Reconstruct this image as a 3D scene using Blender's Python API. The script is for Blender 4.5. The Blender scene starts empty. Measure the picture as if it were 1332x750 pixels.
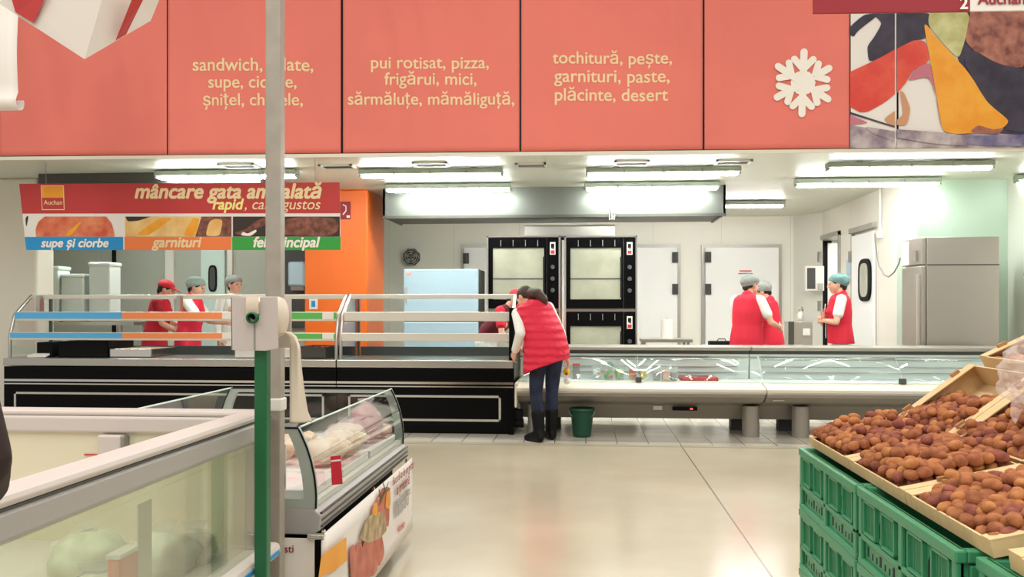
import bpy, bmesh, math, random
from mathutils import Vector, Matrix
from mathutils.noise import noise
random.seed(7)
SC = bpy.context.scene
COL = SC.collection

# ------------------------------------------------------------------ camera, light, exposure
FPX, CAMZ, HORY = 1150.0, 1.3, 400.0
YAW = math.atan(96 / FPX); SY, CY = math.sin(YAW), math.cos(YAW)
cam = bpy.data.cameras.new('camera'); camo = bpy.data.objects.new('camera', cam); COL.objects.link(camo)
camo.location = (0, 0, CAMZ); camo.rotation_euler = (math.pi / 2, 0, YAW)
cam.sensor_fit = 'HORIZONTAL'; cam.sensor_width = 36; cam.lens = 36 * FPX / 1332
cam.shift_y = (HORY - 375) / 1332
cam.clip_start = 0.05; cam.clip_end = 100
SC.camera = camo
SC.view_settings.view_transform = 'Standard'; SC.view_settings.look = 'None'
SC.view_settings.gamma = 1.0; SC.view_settings.use_curve_mapping = False
SC.view_settings.exposure = 0.0
wd = bpy.data.worlds.new('hall_air'); SC.world = wd; wd.use_nodes = True
wd.node_tree.nodes['Background'].inputs[0].default_value = (1.0, 0.97, 0.93, 1)
wd.node_tree.nodes['Background'].inputs[1].default_value = 0.55

def area(name, loc, sx, sy, power, color=(1, 0.95, 0.87), rot=(0, 0, 0)):
    l = bpy.data.lights.new(name, 'AREA'); l.shape = 'RECTANGLE'; l.size = sx; l.size_y = sy
    l.energy = power; l.color = color
    o = bpy.data.objects.new(name, l); COL.objects.link(o); o.location = loc; o.rotation_euler = rot
    return o
for hx in (-4.5, 0.0, 4.5):
    area('hall_lamp', (hx, 1.8, 6.2), 0.5, 9.0, 222)
area('hall_lamp', (0, -3.5, 6.2), 11, 0.5, 222)

# ------------------------------------------------------------------ pixel helpers (real planes in the room)
def ray(x, y):
    u = (x - 666) / FPX; v = (HORY - y) / FPX
    return Vector((-SY + u * CY, CY + u * SY, v))
def P(x, y, Y):
    d = ray(x, y); return Vector((0, 0, CAMZ)) + d * (Y / d.y)
def PX(x, y, X):
    d = ray(x, y); return Vector((0, 0, CAMZ)) + d * (X / d.x)
def PZ(x, y, Z):
    d = ray(x, y); return Vector((0, 0, CAMZ)) + d * ((Z - CAMZ) / d.z)

# ------------------------------------------------------------------ materials
def lin(c):
    return tuple(((v / 255) / 12.92 if v / 255 <= 0.04045 else (((v / 255) + 0.055) / 1.055) ** 2.4) for v in c)
MATS = {}
def mat(name, rgb, rough=0.5, metal=0.0, noise_amt=0.0, nscale=8.0, emit=None, bump=0.0, bscale=40.0, spec=0.5, coat=0.0, rgb2=None):
    if name in MATS: return MATS[name]
    m = bpy.data.materials.new(name); m.use_nodes = True; nt = m.node_tree
    b = nt.nodes['Principled BSDF']; c = lin(rgb)
    b.inputs['Base Color'].default_value = (*c, 1); b.inputs['Roughness'].default_value = rough
    b.inputs['Metallic'].default_value = metal; b.inputs['Specular IOR Level'].default_value = spec
    b.inputs['Coat Weight'].default_value = coat
    if noise_amt or rgb2 or bump:
        tc = nt.nodes.new('ShaderNodeTexCoord')
    if noise_amt or rgb2:
        n = nt.nodes.new('ShaderNodeTexNoise'); n.inputs['Scale'].default_value = nscale; n.inputs['Detail'].default_value = 4
        nt.links.new(tc.outputs['Object'], n.inputs['Vector'])
        r = nt.nodes.new('ShaderNodeValToRGB')
        c2 = lin(rgb2) if rgb2 else tuple(v * (1 - noise_amt) for v in c)
        r.color_ramp.elements[0].position = 0.35; r.color_ramp.elements[0].color = (*c2, 1)
        r.color_ramp.elements[1].position = 0.65; r.color_ramp.elements[1].color = (*c, 1)
        nt.links.new(n.outputs['Fac'], r.inputs['Fac']); nt.links.new(r.outputs['Color'], b.inputs['Base Color'])
    if bump:
        n2 = nt.nodes.new('ShaderNodeTexNoise'); n2.inputs['Scale'].default_value = bscale
        nt.links.new(tc.outputs['Object'], n2.inputs['Vector'])
        bp = nt.nodes.new('ShaderNodeBump'); bp.inputs['Strength'].default_value = bump; bp.inputs['Distance'].default_value = 0.01
        nt.links.new(n2.outputs['Fac'], bp.inputs['Height']); nt.links.new(bp.outputs['Normal'], b.inputs['Normal'])
    if emit:
        b.inputs['Emission Color'].default_value = (*emit[0], 1); b.inputs['Emission Strength'].default_value = emit[1]
    MATS[name] = m; return m
def glass(name, tint=(235, 245, 242), refl=0.6, rough=0.02):
    if name in MATS: return MATS[name]
    m = bpy.data.materials.new(name); m.use_nodes = True; nt = m.node_tree
    nt.nodes.remove(nt.nodes['Principled BSDF']); out = nt.nodes['Material Output']
    t = nt.nodes.new('ShaderNodeBsdfTransparent'); t.inputs[0].default_value = (*lin(tint), 1)
    g = nt.nodes.new('ShaderNodeBsdfGlossy'); g.inputs['Roughness'].default_value = rough
    g.inputs['Color'].default_value = (refl, refl, refl, 1)
    lw = nt.nodes.new('ShaderNodeLayerWeight'); lw.inputs['Blend'].default_value = 0.5
    pw = nt.nodes.new('ShaderNodeMath'); pw.operation = 'POWER'; pw.inputs[1].default_value = 4.0; nt.links.new(lw.outputs['Facing'], pw.inputs[0])
    f = nt.nodes.new('ShaderNodeMath'); f.operation = 'MULTIPLY_ADD'; f.inputs[1].default_value = 0.9; f.inputs[2].default_value = 0.07; nt.links.new(pw.outputs[0], f.inputs[0])
    mx = nt.nodes.new('ShaderNodeMixShader')
    nt.links.new(f.outputs[0], mx.inputs[0]); nt.links.new(t.outputs[0], mx.inputs[1]); nt.links.new(g.outputs[0], mx.inputs[2])
    nt.links.new(mx.outputs[0], out.inputs['Surface'])
    MATS[name] = m; return m
def film(name, rgb, alpha):
    if name in MATS: return MATS[name]
    m = mat(name, rgb, 0.2); m.node_tree.nodes['Principled BSDF'].inputs['Alpha'].default_value = alpha; return m
def panel_mat(name, rgb, pitch, axis=0, line=0.006, rough=0.45, dark=0.72):
    m = mat(name, rgb, rough); nt = m.node_tree; b = nt.nodes['Principled BSDF']
    tc = nt.nodes.new('ShaderNodeTexCoord'); sp = nt.nodes.new('ShaderNodeSeparateXYZ'); nt.links.new(tc.outputs['Object'], sp.inputs[0])
    md = nt.nodes.new('ShaderNodeMath'); md.operation = 'FLOORED_MODULO'; md.inputs[1].default_value = pitch
    nt.links.new(sp.outputs[axis], md.inputs[0])
    lt = nt.nodes.new('ShaderNodeMath'); lt.operation = 'LESS_THAN'; lt.inputs[1].default_value = line
    nt.links.new(md.outputs[0], lt.inputs[0])
    mx = nt.nodes.new('ShaderNodeMixRGB'); c = lin(rgb)
    mx.inputs[1].default_value = (*c, 1); mx.inputs[2].default_value = (*[v * dark for v in c], 1)
    nt.links.new(lt.outputs[0], mx.inputs[0]); nt.links.new(mx.outputs[0], b.inputs['Base Color'])
    return m
def M(n): return MATS[n]

mat('white_panel', (226, 224, 214), 0.45)
mat('white_paint', (232, 230, 222), 0.4)
mat('warm_white', (226, 220, 204), 0.5)
mat('steel', (196, 192, 184), 0.28, 1.0, bump=0.02, bscale=6)
mat('steel_brushed', (188, 182, 172), 0.4, 1.0)
mat('steel_blue', (186, 212, 226), 0.45, 0.35)
mat('steel_dark', (92, 90, 84), 0.45, 0.8)
mat('chrome', (225, 222, 214), 0.16, 1.0)
mat('aluminium', (205, 202, 194), 0.35, 0.7)
mat('black_gloss', (6, 6, 7), 0.25, spec=0.12)
mat('black_matte', (14, 14, 15), 0.7, spec=0.2)
mat('dark_grey', (70, 70, 68), 0.6)
mat('mid_grey', (140, 138, 132), 0.5)
mat('rail_grey', (176, 172, 168), 0.45, 0.2)
mat('door_white', (238, 238, 236), 0.4)
mat('door_frame_grey', (170, 168, 160), 0.4, 0.5)
mat('orange_wall', (242, 112, 30), 0.4)
mat('banner_red', (234, 124, 110), 0.75, bump=0.05, bscale=300, noise_amt=0.06, nscale=1.2)
mat('letter_cream', (240, 214, 165), 0.7)
mat('letter_white', (244, 238, 226), 0.7)
mat('letter_yellow', (250, 232, 140), 0.7)
mat('sign_red', (190, 56, 54), 0.5)
mat('sign_darkred', (150, 22, 36), 0.5)
mat('blue_print', (34, 146, 208), 0.5)
mat('orange_print', (240, 128, 66), 0.5)
mat('green_print', (52, 160, 62), 0.5)
mat('paper_white', (236, 230, 222), 0.7)
mat('rail_blue', (86, 176, 228), 0.4)
mat('rail_orange', (246, 146, 86), 0.4)
mat('rail_green', (92, 182, 88), 0.4)
mat('cardboard', (226, 196, 146), 0.8, noise_amt=0.1, nscale=30)
mat('cardboard_brown', (176, 128, 82), 0.85, noise_amt=0.15, nscale=30)
mat('crate_green', (62, 146, 104), 0.38)
mat('post_green', (22, 98, 58), 0.4)
mat('pole_grey', (176, 168, 156), 0.5, 0.3, noise_amt=0.12, nscale=14)
mat('holder_grey', (196, 186, 180), 0.5)
mat('film_roll', (222, 208, 188), 0.5)
mat('skin', (224, 172, 146), 0.55)
mat('vest_red', (206, 24, 52), 0.75, bump=0.25, bscale=30)
mat('vest_pink_red', (222, 32, 64), 0.75, bump=0.25, bscale=25)
mat('polo_red', (166, 22, 40), 0.8)
mat('shirt_white', (236, 236, 228), 0.8)
mat('jeans', (18, 24, 44), 0.85, rgb2=(34, 43, 74), nscale=9)
mat('boot_black', (9, 9, 10), 0.5, spec=0.2)
mat('hair_brown', (74, 48, 34), 0.6, noise_amt=0.4, nscale=30, bump=0.3, bscale=60)
mat('hair_dark', (32, 25, 24), 0.6)
mat('net_green', (158, 178, 168), 0.8, noise_amt=0.2, nscale=60, bump=0.3, bscale=90)
mat('net_grey', (150, 152, 148), 0.8, noise_amt=0.25, nscale=60, bump=0.3, bscale=90)
mat('net_teal', (112, 146, 144), 0.8, noise_amt=0.25, nscale=60, bump=0.3, bscale=90)
mat('maroon', (96, 16, 30), 0.8)
mat('cap_red', (208, 34, 52), 0.7)
mat('coat_brown', (44, 28, 24), 0.9)
mat('eye_dark', (30, 24, 22), 0.3)
mat('lip', (184, 96, 92), 0.5)
mat('mint_white', (206, 228, 220), 0.4)
mat('alcove_green', (188, 208, 190), 0.5)
mat('counter_inner', (240, 250, 246), 0.35)
mat('steel_hood', (122, 124, 118), 0.42, 1.0)
mat('counter_cream', (228, 220, 200), 0.35)
mat('counter_grey', (162, 155, 144), 0.42, 0.35)
mat('cream_inner', (226, 219, 192), 0.5)
mat('freezer_rim', (208, 198, 191), 0.45)
mat('tile_dark', (120, 116, 108), 0.4)
mat('red_plastic', (206, 40, 56), 0.4)
mat('green_bucket', (18, 74, 52), 0.45)
mat('yellow_pack', (236, 200, 50), 0.4)
mat('meat_pink', (226, 150, 132), 0.4, rgb2=(236, 200, 180), nscale=20)
mat('chicken', (230, 196, 160), 0.4, rgb2=(238, 214, 190), nscale=14)
mat('ice_white', (238, 234, 230), 0.5, rgb2=(240, 200, 196), nscale=5)
mat('frozen_pale', (228, 230, 200), 0.35, rgb2=(198, 206, 166), nscale=9)
mat('frozen_orange', (232, 120, 80), 0.4)
mat('tube_light', (255, 255, 250), 0.3, emit=((0.93, 1.0, 0.97), 64.0))
mat('tube_light_warm', (255, 245, 250), 0.3, emit=((1.0, 0.94, 0.95), 64.0))
mat('fixture_body', (150, 158, 142), 0.5)
mat('rail_cream', (226, 220, 206), 0.3, 0.35)
mat('pane_oven', (176, 174, 154), 0.12, coat=0.5, rgb2=(158, 157, 138), nscale=3)  # beige base colour carries the hall's reflection on the glass
mat('display_red', (220, 40, 40), 0.4, emit=((1, 0.1, 0.1), 1.5))
panel_mat('back_panel', (238, 235, 224), 1.15)
panel_mat('side_panel', (232, 227, 216), 1.2, axis=1)
panel_mat('olive_panel', (176, 180, 168), 1.05)
panel_mat('ceiling_panel', (214, 214, 200), 1.18)
glass('glass_clear', (250, 253, 252)); glass('glass_case', (246, 251, 250), 0.8); glass('glass_green', (249, 252, 247), 0.7)
film('clear_plastic', (236, 242, 242), 0.16); film('bag_film', (240, 228, 222), 0.3)
film('net_film', (226, 214, 196), 0.6)
for nm, a, b in (('kiwi_a', (170, 110, 76), (142, 84, 58)), ('kiwi_b', (184, 122, 80), (158, 98, 64)), ('kiwi_c', (158, 96, 78), (128, 74, 62)), ('kiwi_d', (198, 136, 84), (172, 110, 70))):
    mat(nm, a, 0.9, rgb2=b, nscale=40, bump=0.3, bscale=400, spec=0.2)

def floor_mat():
    m = mat('hall_floor', (205, 193, 168), 0.17, rgb2=(192, 180, 155), nscale=0.9, spec=0.5)
    nt = m.node_tree; b = nt.nodes['Principled BSDF']
    tc = nt.nodes.new('ShaderNodeTexCoord'); sp = nt.nodes.new('ShaderNodeSeparateXYZ'); nt.links.new(tc.outputs['Object'], sp.inputs[0])
    fac = None
    for axis, off, pitch in ((0, PZ(883, 575, 0).x, 4.0), (1, 8.36, 6.0)):
        ad = nt.nodes.new('ShaderNodeMath'); ad.operation = 'SUBTRACT'; ad.inputs[1].default_value = off - 0.005
        nt.links.new(sp.outputs[axis], ad.inputs[0])
        md = nt.nodes.new('ShaderNodeMath'); md.operation = 'FLOORED_MODULO'; md.inputs[1].default_value = pitch; nt.links.new(ad.outputs[0], md.inputs[0])
        lt = nt.nodes.new('ShaderNodeMath'); lt.operation = 'LESS_THAN'; lt.inputs[1].default_value = 0.010; nt.links.new(md.outputs[0], lt.inputs[0])
        if fac is None: fac = lt.outputs[0]
        else:
            mxm = nt.nodes.new('ShaderNodeMath'); mxm.operation = 'MAXIMUM'; nt.links.new(fac, mxm.inputs[0]); nt.links.new(lt.outputs[0], mxm.inputs[1]); fac = mxm.outputs[0]
    src = b.inputs['Base Color'].links[0].from_socket
    mx = nt.nodes.new('ShaderNodeMixRGB'); mx.inputs[2].default_value = (*lin((120, 110, 96)), 1)
    nt.links.new(fac, mx.inputs[0]); nt.links.new(src, mx.inputs[1]); nt.links.new(mx.outputs[0], b.inputs['Base Color'])
floor_mat()
def tile_mat():
    m = mat('floor_tiles', (214, 208, 192), 0.2); nt = m.node_tree; b = nt.nodes['Principled BSDF']
    tc = nt.nodes.new('ShaderNodeTexCoord'); br = nt.nodes.new('ShaderNodeTexBrick'); br.offset = 0
    nt.links.new(tc.outputs['Object'], br.inputs['Vector'])
    br.inputs['Color1'].default_value = (*lin((216, 210, 196)), 1); br.inputs['Color2'].default_value = (*lin((208, 202, 186)), 1)
    br.inputs['Mortar'].default_value = (*lin((130, 122, 108)), 1); br.inputs['Scale'].default_value = 1; br.inputs['Mortar Size'].default_value = 0.004
    br.inputs['Brick Width'].default_value = 0.3; br.inputs['Row Height'].default_value = 0.3
    nt.links.new(br.outputs['Color'], b.inputs['Base Color'])
tile_mat()

# ------------------------------------------------------------------ mesh builder
class MB:
    def __init__(s): s.v = []; s.f = []; s.m = []; s.sm = []
    def add(s, vs, fs, mi=0, smooth=False):
        o = len(s.v); s.v += [Vector(v) for v in vs]
        if fs is None: fs = [tuple(range(len(vs)))]
        for f in fs: s.f.append([i + o for i in f]); s.m.append(mi); s.sm.append(smooth)
        return s
    def box(s, a, b, mi=0, mx=None):
        x0, y0, z0 = [min(a[i], b[i]) for i in range(3)]; x1, y1, z1 = [max(a[i], b[i]) for i in range(3)]
        vs = [Vector(p) for p in ((x0, y0, z0), (x1, y0, z0), (x1, y1, z0), (x0, y1, z0), (x0, y0, z1), (x1, y0, z1), (x1, y1, z1), (x0, y1, z1))]
        if mx: vs = [mx @ v for v in vs]
        return s.add(vs, [(0, 3, 2, 1), (4, 5, 6, 7), (0, 1, 5, 4), (1, 2, 6, 5), (2, 3, 7, 6), (3, 0, 4, 7)], mi)
    def cyl(s, p0, p1, r, n=16, r2=None, mi=0, caps=True):
        p0, p1 = Vector(p0), Vector(p1); r2 = r if r2 is None else r2
        d = (p1 - p0).normalized(); a = d.orthogonal().normalized(); b = d.cross(a)
        vs = []
        for p, q in ((p0, r), (p1, r2)):
            vs += [p + (a * math.cos(2 * math.pi * i / n) + b * math.sin(2 * math.pi * i / n)) * q for i in range(n)]
        s.add(vs, [(i, (i + 1) % n, n + (i + 1) % n, n + i) for i in range(n)], mi, True)
        if caps: s.add(vs, [tuple(range(n - 1, -1, -1)), tuple(range(n, 2 * n))], mi)
        return s
    def prism(s, poly, ext, mi=0):
        n = len(poly); ext = Vector(ext); vs = [Vector(p) for p in poly] + [Vector(p) + ext for p in poly]
        return s.add(vs, [tuple(range(n - 1, -1, -1)), tuple(range(n, 2 * n))] + [(i, (i + 1) % n, n + (i + 1) % n, n + i) for i in range(n)], mi)
    def tube(s, pts, r, n=10, mi=0):
        pts = [Vector(p) for p in pts]; rings = []; prev = None
        for i, p in enumerate(pts):
            d = (pts[min(i + 1, len(pts) - 1)] - pts[max(i - 1, 0)]).normalized()
            a = d.orthogonal().normalized() if prev is None else (prev - d * prev.dot(d)).normalized()
            prev = a; b = d.cross(a); rr = r[i] if isinstance(r, (list, tuple)) else r
            rings.append([p + (a * math.cos(2 * math.pi * k / n) + b * math.sin(2 * math.pi * k / n)) * rr for k in range(n)])
        vs = [v for q in rings for v in q]; L = len(rings)
        fs = [(j * n + k, j * n + (k + 1) % n, (j + 1) * n + (k + 1) % n, (j + 1) * n + k) for j in range(L - 1) for k in range(n)]
        s.add(vs, fs, mi, True); s.add(vs, [tuple(range(n - 1, -1, -1)), tuple(range((L - 1) * n, L * n))], mi); return s
    def lathe(s, prof, c, n=24, mi=0):
        c = Vector(c); vs = [c + Vector((r * math.cos(2 * math.pi * k / n), r * math.sin(2 * math.pi * k / n), z)) for r, z in prof for k in range(n)]
        L = len(prof); s.add(vs, [(j * n + k, j * n + (k + 1) % n, (j + 1) * n + (k + 1) % n, (j + 1) * n + k) for j in range(L - 1) for k in range(n)], mi, True); return s
    def ell(s, c, r, mi=0, nu=14, nv=9, mx=None):
        c = Vector(c); vs = []
        for j in range(nv + 1):
            t = math.pi * j / nv
            for i in range(nu):
                p = 2 * math.pi * i / nu
                q = Vector((r[0] * math.sin(t) * math.cos(p), r[1] * math.sin(t) * math.sin(p), r[2] * math.cos(t)))
                vs.append(c + (mx @ q if mx else q))
        s.add(vs, [(j * nu + i, (j + 1) * nu + i, (j + 1) * nu + (i + 1) % nu, j * nu + (i + 1) % nu) for j in range(nv) for i in range(nu)], mi, True); return s
    def sheet(s, fn, nu, nv, mi=0, smooth=True):
        vs = [fn(i / nu, j / nv) for j in range(nv + 1) for i in range(nu + 1)]
        s.add(vs, [(j * (nu + 1) + i, j * (nu + 1) + i + 1, (j + 1) * (nu + 1) + i + 1, (j + 1) * (nu + 1) + i) for j in range(nv) for i in range(nu)], mi, smooth); return s

def link(name, me, mats, parent=None, world=True):
    o = bpy.data.objects.new(name, me); COL.objects.link(o)
    for m in (mats if isinstance(mats, (list, tuple)) else [mats]):
        if m is not None: me.materials.append(M(m) if isinstance(m, str) else m)
    if parent is not None:
        o.parent = parent
        if world:
            q = parent; off = Vector((0, 0, 0))
            while q is not None: off -= q.location; q = q.parent
            o.location = off
    return o
def build(name, mb, mats, parent=None, world=True, bevel=0, thick=0, subd=0):
    me = bpy.data.meshes.new(name); me.from_pydata(mb.v, [], mb.f)
    for p, mi, sm in zip(me.polygons, mb.m, mb.sm): p.material_index = mi; p.use_smooth = sm
    bm = bmesh.new(); bm.from_mesh(me); bmesh.ops.recalc_face_normals(bm, faces=bm.faces); bm.to_mesh(me); bm.free()
    o = link(name, me, mats, parent, world)
    if thick:
        md = o.modifiers.new('thickness', 'SOLIDIFY'); md.thickness = thick; md.offset = 0
    if bevel:
        md = o.modifiers.new('bevel', 'BEVEL'); md.width = bevel; md.segments = 2; md.limit_method = 'ANGLE'; md.angle_limit = math.radians(40)
    if subd:
        md = o.modifiers.new('subd', 'SUBSURF'); md.levels = subd; md.render_levels = subd
    return o
def tag(o, label, cat, group=None):
    o['label'] = label; o['category'] = cat
    if group: o['group'] = group
    return o
def thing(name, label, cat, loc=(0, 0, 0), group=None, rz=0):
    o = bpy.data.objects.new(name, None); COL.objects.link(o); o.location = loc; o.rotation_euler = (0, 0, rz)
    o.empty_display_size = 0.1
    return tag(o, label, cat, group)
def struct(name, mb, mats, parent=None, **k):
    o = build(name, mb, mats, parent, **k)
    if parent is None: o['kind'] = 'structure'
    return o
def dup(root, loc=None, label=None):
    r = root.copy(); COL.objects.link(r)
    if loc is not None: r.location = loc
    if label: r['label'] = label
    for ch in list(root.children):
        c = ch.copy(); COL.objects.link(c); c.parent = r
        for g in list(ch.children):
            d = g.copy(); COL.objects.link(d); d.parent = c
    return r
def text(name, body, mats, parent, p0, p1, up=(0, 0, 1), height=None, normal=(0, -1, 0), shear=0.0, bold=0.0, depth=0.002, fit=True):
    """Flat lettering from p0 (left end of base line) to p1 (right end)."""
    cu = bpy.data.curves.new(name, 'FONT'); cu.body = body; cu.shear = shear; cu.size = 1; cu.extrude = 0
    to = bpy.data.objects.new(name, cu); COL.objects.link(to)
    bpy.context.view_layer.update()
    me0 = bpy.data.meshes.new_from_object(to.evaluated_get(bpy.context.evaluated_depsgraph_get()))
    bpy.data.objects.remove(to); bpy.data.curves.remove(cu)
    xs = [v.co.x for v in me0.vertices]; x0, x1 = min(xs), max(xs)
    p0, p1 = Vector(p0), Vector(p1); rt = (p1 - p0); w = rt.length; rt.normalize(); up = Vector(up).normalized(); nr = Vector(normal).normalized()
    sx = w / (x1 - x0); sz = height if height else sx
    offs = [(0, 0)] if not bold else [(bold * math.cos(k * math.pi / 3), bold * math.sin(k * math.pi / 3)) for k in range(6)] + [(0, 0)]
    polys = sorted((min(me0.vertices[i].co.x for i in p.vertices), max(me0.vertices[i].co.x for i in p.vertices), p.index) for p in me0.polygons)
    words, end = [], -9
    for lo, hi, idx in polys:
        if lo > end + 0.13: words.append([])
        words[-1].append(idx); end = max(end, hi)
    for wd_ in words:
        mb = MB()
        for k, (ox, oz) in enumerate(offs):
            used = sorted({i for idx in wd_ for i in me0.polygons[idx].vertices}); mp = {i: j for j, i in enumerate(used)}
            mb.add([p0 + rt * ((me0.vertices[i].co.x - x0 + ox) * sx) + up * ((me0.vertices[i].co.y + oz) * sz) + nr * (depth + 0.00005 * k) for i in used], [tuple(mp[i] for i in me0.polygons[idx].vertices) for idx in wd_])
        build(name, mb, mats, parent)
    bpy.data.meshes.remove(me0)

# ================================================================== SETTING
FY0, FY1 = 8.67, 8.99                                     # fascia plane: distance at its two ends
XA, XB = P(0, 205, FY0).x, P(1332, 193, FY1).x
FN = Vector((FY1 - FY0, -(XB - XA), 0)).normalized()      # faces the hall
def PF(x, y, off=0.0):                                    # pixel onto the fascia plane
    d = ray(x, y); p = Vector((XA, FY0, 0)) + FN * off
    t = (p - Vector((0, 0, CAMZ))).dot(FN) / d.dot(FN); return Vector((0, 0, CAMZ)) + d * t
CEIL = 2.85
struct('floor', MB().box((-9, -6, -0.1), (9, 8.50, 0)), 'hall_floor')
struct('floor_tiled', MB().box((-9, 8.50, -0.1), (7, 15.6, 0.0)), 'floor_tiles')
struct('ceiling', MB().prism([(-9, 8.70, CEIL), (-6.3, 8.76, CEIL), (4.6, 9.1, CEIL), (7, 9.15, CEIL), (7, 15.6, CEIL), (-9, 15.6, CEIL)], (0, 0, .12)), 'ceiling_panel')
fw = MB(); a = PF(-160, 200, -0.03); b = PF(1500, 192, -0.03)
fw.prism([(a.x, a.y, CEIL), (b.x, b.y, CEIL), (b.x, b.y + .1, CEIL), (a.x, a.y + .1, CEIL)], (0, 0, 3.0))
struct('wall_fascia', fw, 'dark_grey')  # dark grey puts the shade of the banner gaps into the wall colour
tr = MB(); a = PF(-160, 200, 0.03); b = PF(1500, 192, 0.03)
tr.prism([(a.x, a.y, CEIL - .03), (b.x, b.y, CEIL - .03), (b.x, b.y + .05, CEIL - .03), (a.x, a.y + .05, CEIL - .03)], (0, 0, .035))
struct('trim_fascia', tr, 'warm_white')
struct('wall_back', MB().box((-8, 15.3, 0), (3.62, 15.5, CEIL)), 'back_panel')
xr = 3.84
sw = MB(); D1 = (PX(1066, 450, xr).y, PX(1092, 450, xr).y)   # open doorway in the right wall
sw.box((xr, 11.25, 0), (xr + .2, D1[1], CEIL)); sw.box((xr, D1[0], 0), (xr + .2, 15.3, CEIL)); sw.box((xr, D1[1], 2.42), (xr + .2, D1[0], CEIL))
struct('wall_right', sw, 'side_panel')
struct('wall_corridor', MB().box((xr + 1.3, 11.4, 0), (xr + 1.4, 16.2, CEIL)).box((xr, 16.1, 0), (xr + 1.4, 16.2, CEIL)), 'white_panel')
struct('ceiling_corridor', MB().box((xr + .2, 11.4, CEIL), (xr + 1.4, 16.2, CEIL + .1)), 'white_panel')
struct('trim_corner', MB().prism([(3.5, 15.3, 0), (xr, 15.3, 0), (xr, 14.75, 0)], (0, 0, CEIL)), 'white_panel')
struct('wall_alcove', MB().box((xr, 11.1, 0), (5.06, 11.25, CEIL)).box((xr - .02, 10.95, 0), (xr + .12, 11.25, CEIL)), 'alcove_green')
struct('wall_side', MB().box((5.06, 8.9, 0), (5.2, 11.25, CEIL)), 'white_panel')
c0 = P(396, 247, 11.38); c1 = P(478, 247, 11.38)
struct('column_orange', MB().box((c0.x, 11.38, 0), (c1.x, 12.35, CEIL)), 'orange_wall', bevel=.02)
wl = P(48, 300, 10.05)
struct('wall_left', MB().box((-9, 10.05, 0), (wl.x, 10.4, CEIL)).box((-9, 10.4, 0), (-8.6, 15.3, CEIL)), 'warm_white', bevel=.03)
struct('wall_partition', MB().box((-8.6, 12.9, 0), (-3.05, 13.0, CEIL)), 'olive_panel')
hb = MB(); a = P(50, 222, 9.75); b = P(206, 222, 9.75)
hb.box((a.x, 9.75, 2.5), (b.x + 1.2, 10.6, CEIL))
struct('trim_bulkhead', hb, 'steel_dark')
area('corridor_lamp', (xr + .75, 13.0, CEIL - .03), .2, 2.4, 60, (1, .97, .92))
# ---- doors of the back rooms
def cold_door(name, x0, x1, ytop, hinge_right, Y=15.3):
    a = P(x0, ytop, Y); b = P(x1, ytop, Y)
    fr = MB(); w = .09
    fr.box((a.x, Y - .05, 0), (a.x + w, Y, a.z)); fr.box((b.x - w, Y - .05, 0), (b.x, Y, a.z)); fr.box((a.x + w, Y - .0495, a.z - w), (b.x - w, Y, a.z - .0005))
    o = build(name, MB().box((a.x + .06, Y - .11, .03), (b.x - .06, Y - .052, a.z - .06)), 'door_white', bevel=.01); o['kind'] = 'structure'
    build('door_frame', fr, 'door_frame_grey', o)
    hx = b.x - .1 if hinge_right else a.x + .1
    for yy in (335, 376):
        z = P(900, yy, Y).z; h = MB().box((hx - .05, Y - .15, z - .09), (hx + .05, Y - .11, z + .09)).cyl((hx, Y - .16, z - .08), (hx, Y - .16, z + .08), .022)
        build('hinge', h, 'dark_grey', o)
    return o, a, b
cold_door('door_1', 600, 725, 318, False)
o2, _, _ = cold_door('door_2', 768, 885, 318, True)
o3, da, db = cold_door('door_3', 912, 1016, 318, False)
n1 = P(962, 353, 15.18)
build('notice', MB().box((n1.x - .0, 15.183, n1.z), (n1.x + .2, 15.188, n1.z + .02)).box((n1.x - .02, 15.183, n1.z - .04), (n1.x + .22, 15.188, n1.z - .025)), 'red_plastic', o3)
# open doorway frame and the swing door of the right wall
df = MB()
df.box((xr - .03, D1[1] - .07, 0), (xr + .22, D1[1], 2.46)); df.box((xr - .03, D1[0], 0), (xr + .22, D1[0] + .07, 2.46)); df.box((xr - .03, D1[1] - .07, 2.4), (xr + .22, D1[0] + .07, 2.47))
o = build('door_4', df, 'door_frame_grey'); o['kind'] = 'structure'
build('door_leaf', MB().box((xr + .12, D1[0] - .05, .02), (xr + 1.1, D1[0], 2.36)), 'door_white', o); build('dark_gap_strip', MB().box((xr + .02, D1[0] - .03, .02), (xr + .12, D1[0], 2.38)), 'black_matte', o)  # black strip stands in for the dark gap beside the leaf
for z in (.5, 1.25, 2.05): build('hinge', MB().box((xr - .06, D1[0] - .2, z), (xr - .03, D1[0] - .02, z + .16)), 'mid_grey', o)
y1, y0 = PX(1112, 450, xr).y, PX(1140, 450, xr).y
o = build('door_5', MB().box((xr - .05, y0, .02), (xr - .005, y1, 2.32)), 'door_white', bevel=.01); o['kind'] = 'structure'
fr = MB().box((xr - .04, y1, 0), (xr, y1 + .07, 2.4)).box((xr - .07, y0 - .03, 2.36), (xr, y1 + .07, 2.43))
build('door_frame', fr, 'door_frame_grey', o)
def oval(cy, cz, ry, rz, x, n=28): return [(x, cy + ry * math.copysign(abs(math.cos(t)) ** .7, math.cos(t)), cz + rz * math.copysign(abs(math.sin(t)) ** .45, math.sin(t))) for t in [2 * math.pi * k / n for k in range(n)]]
oc = PX(1126, 364, xr - .05)
build('porthole_rim', MB().prism(oval(oc.y, oc.z, .26, .29, xr - .075), (.024, 0, 0)), 'black_matte', o)
build('porthole_pane', MB().prism(oval(oc.y, oc.z, .17, .23, xr - .08), (.01, 0, 0)), 'pane_oven', o)
for z in (.4, 1.2, 1.95): build('hinge', MB().box((xr - .08, y1 - .02, z), (xr - .05, y1 + .05, z + .16)), 'mid_grey', o)
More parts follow.
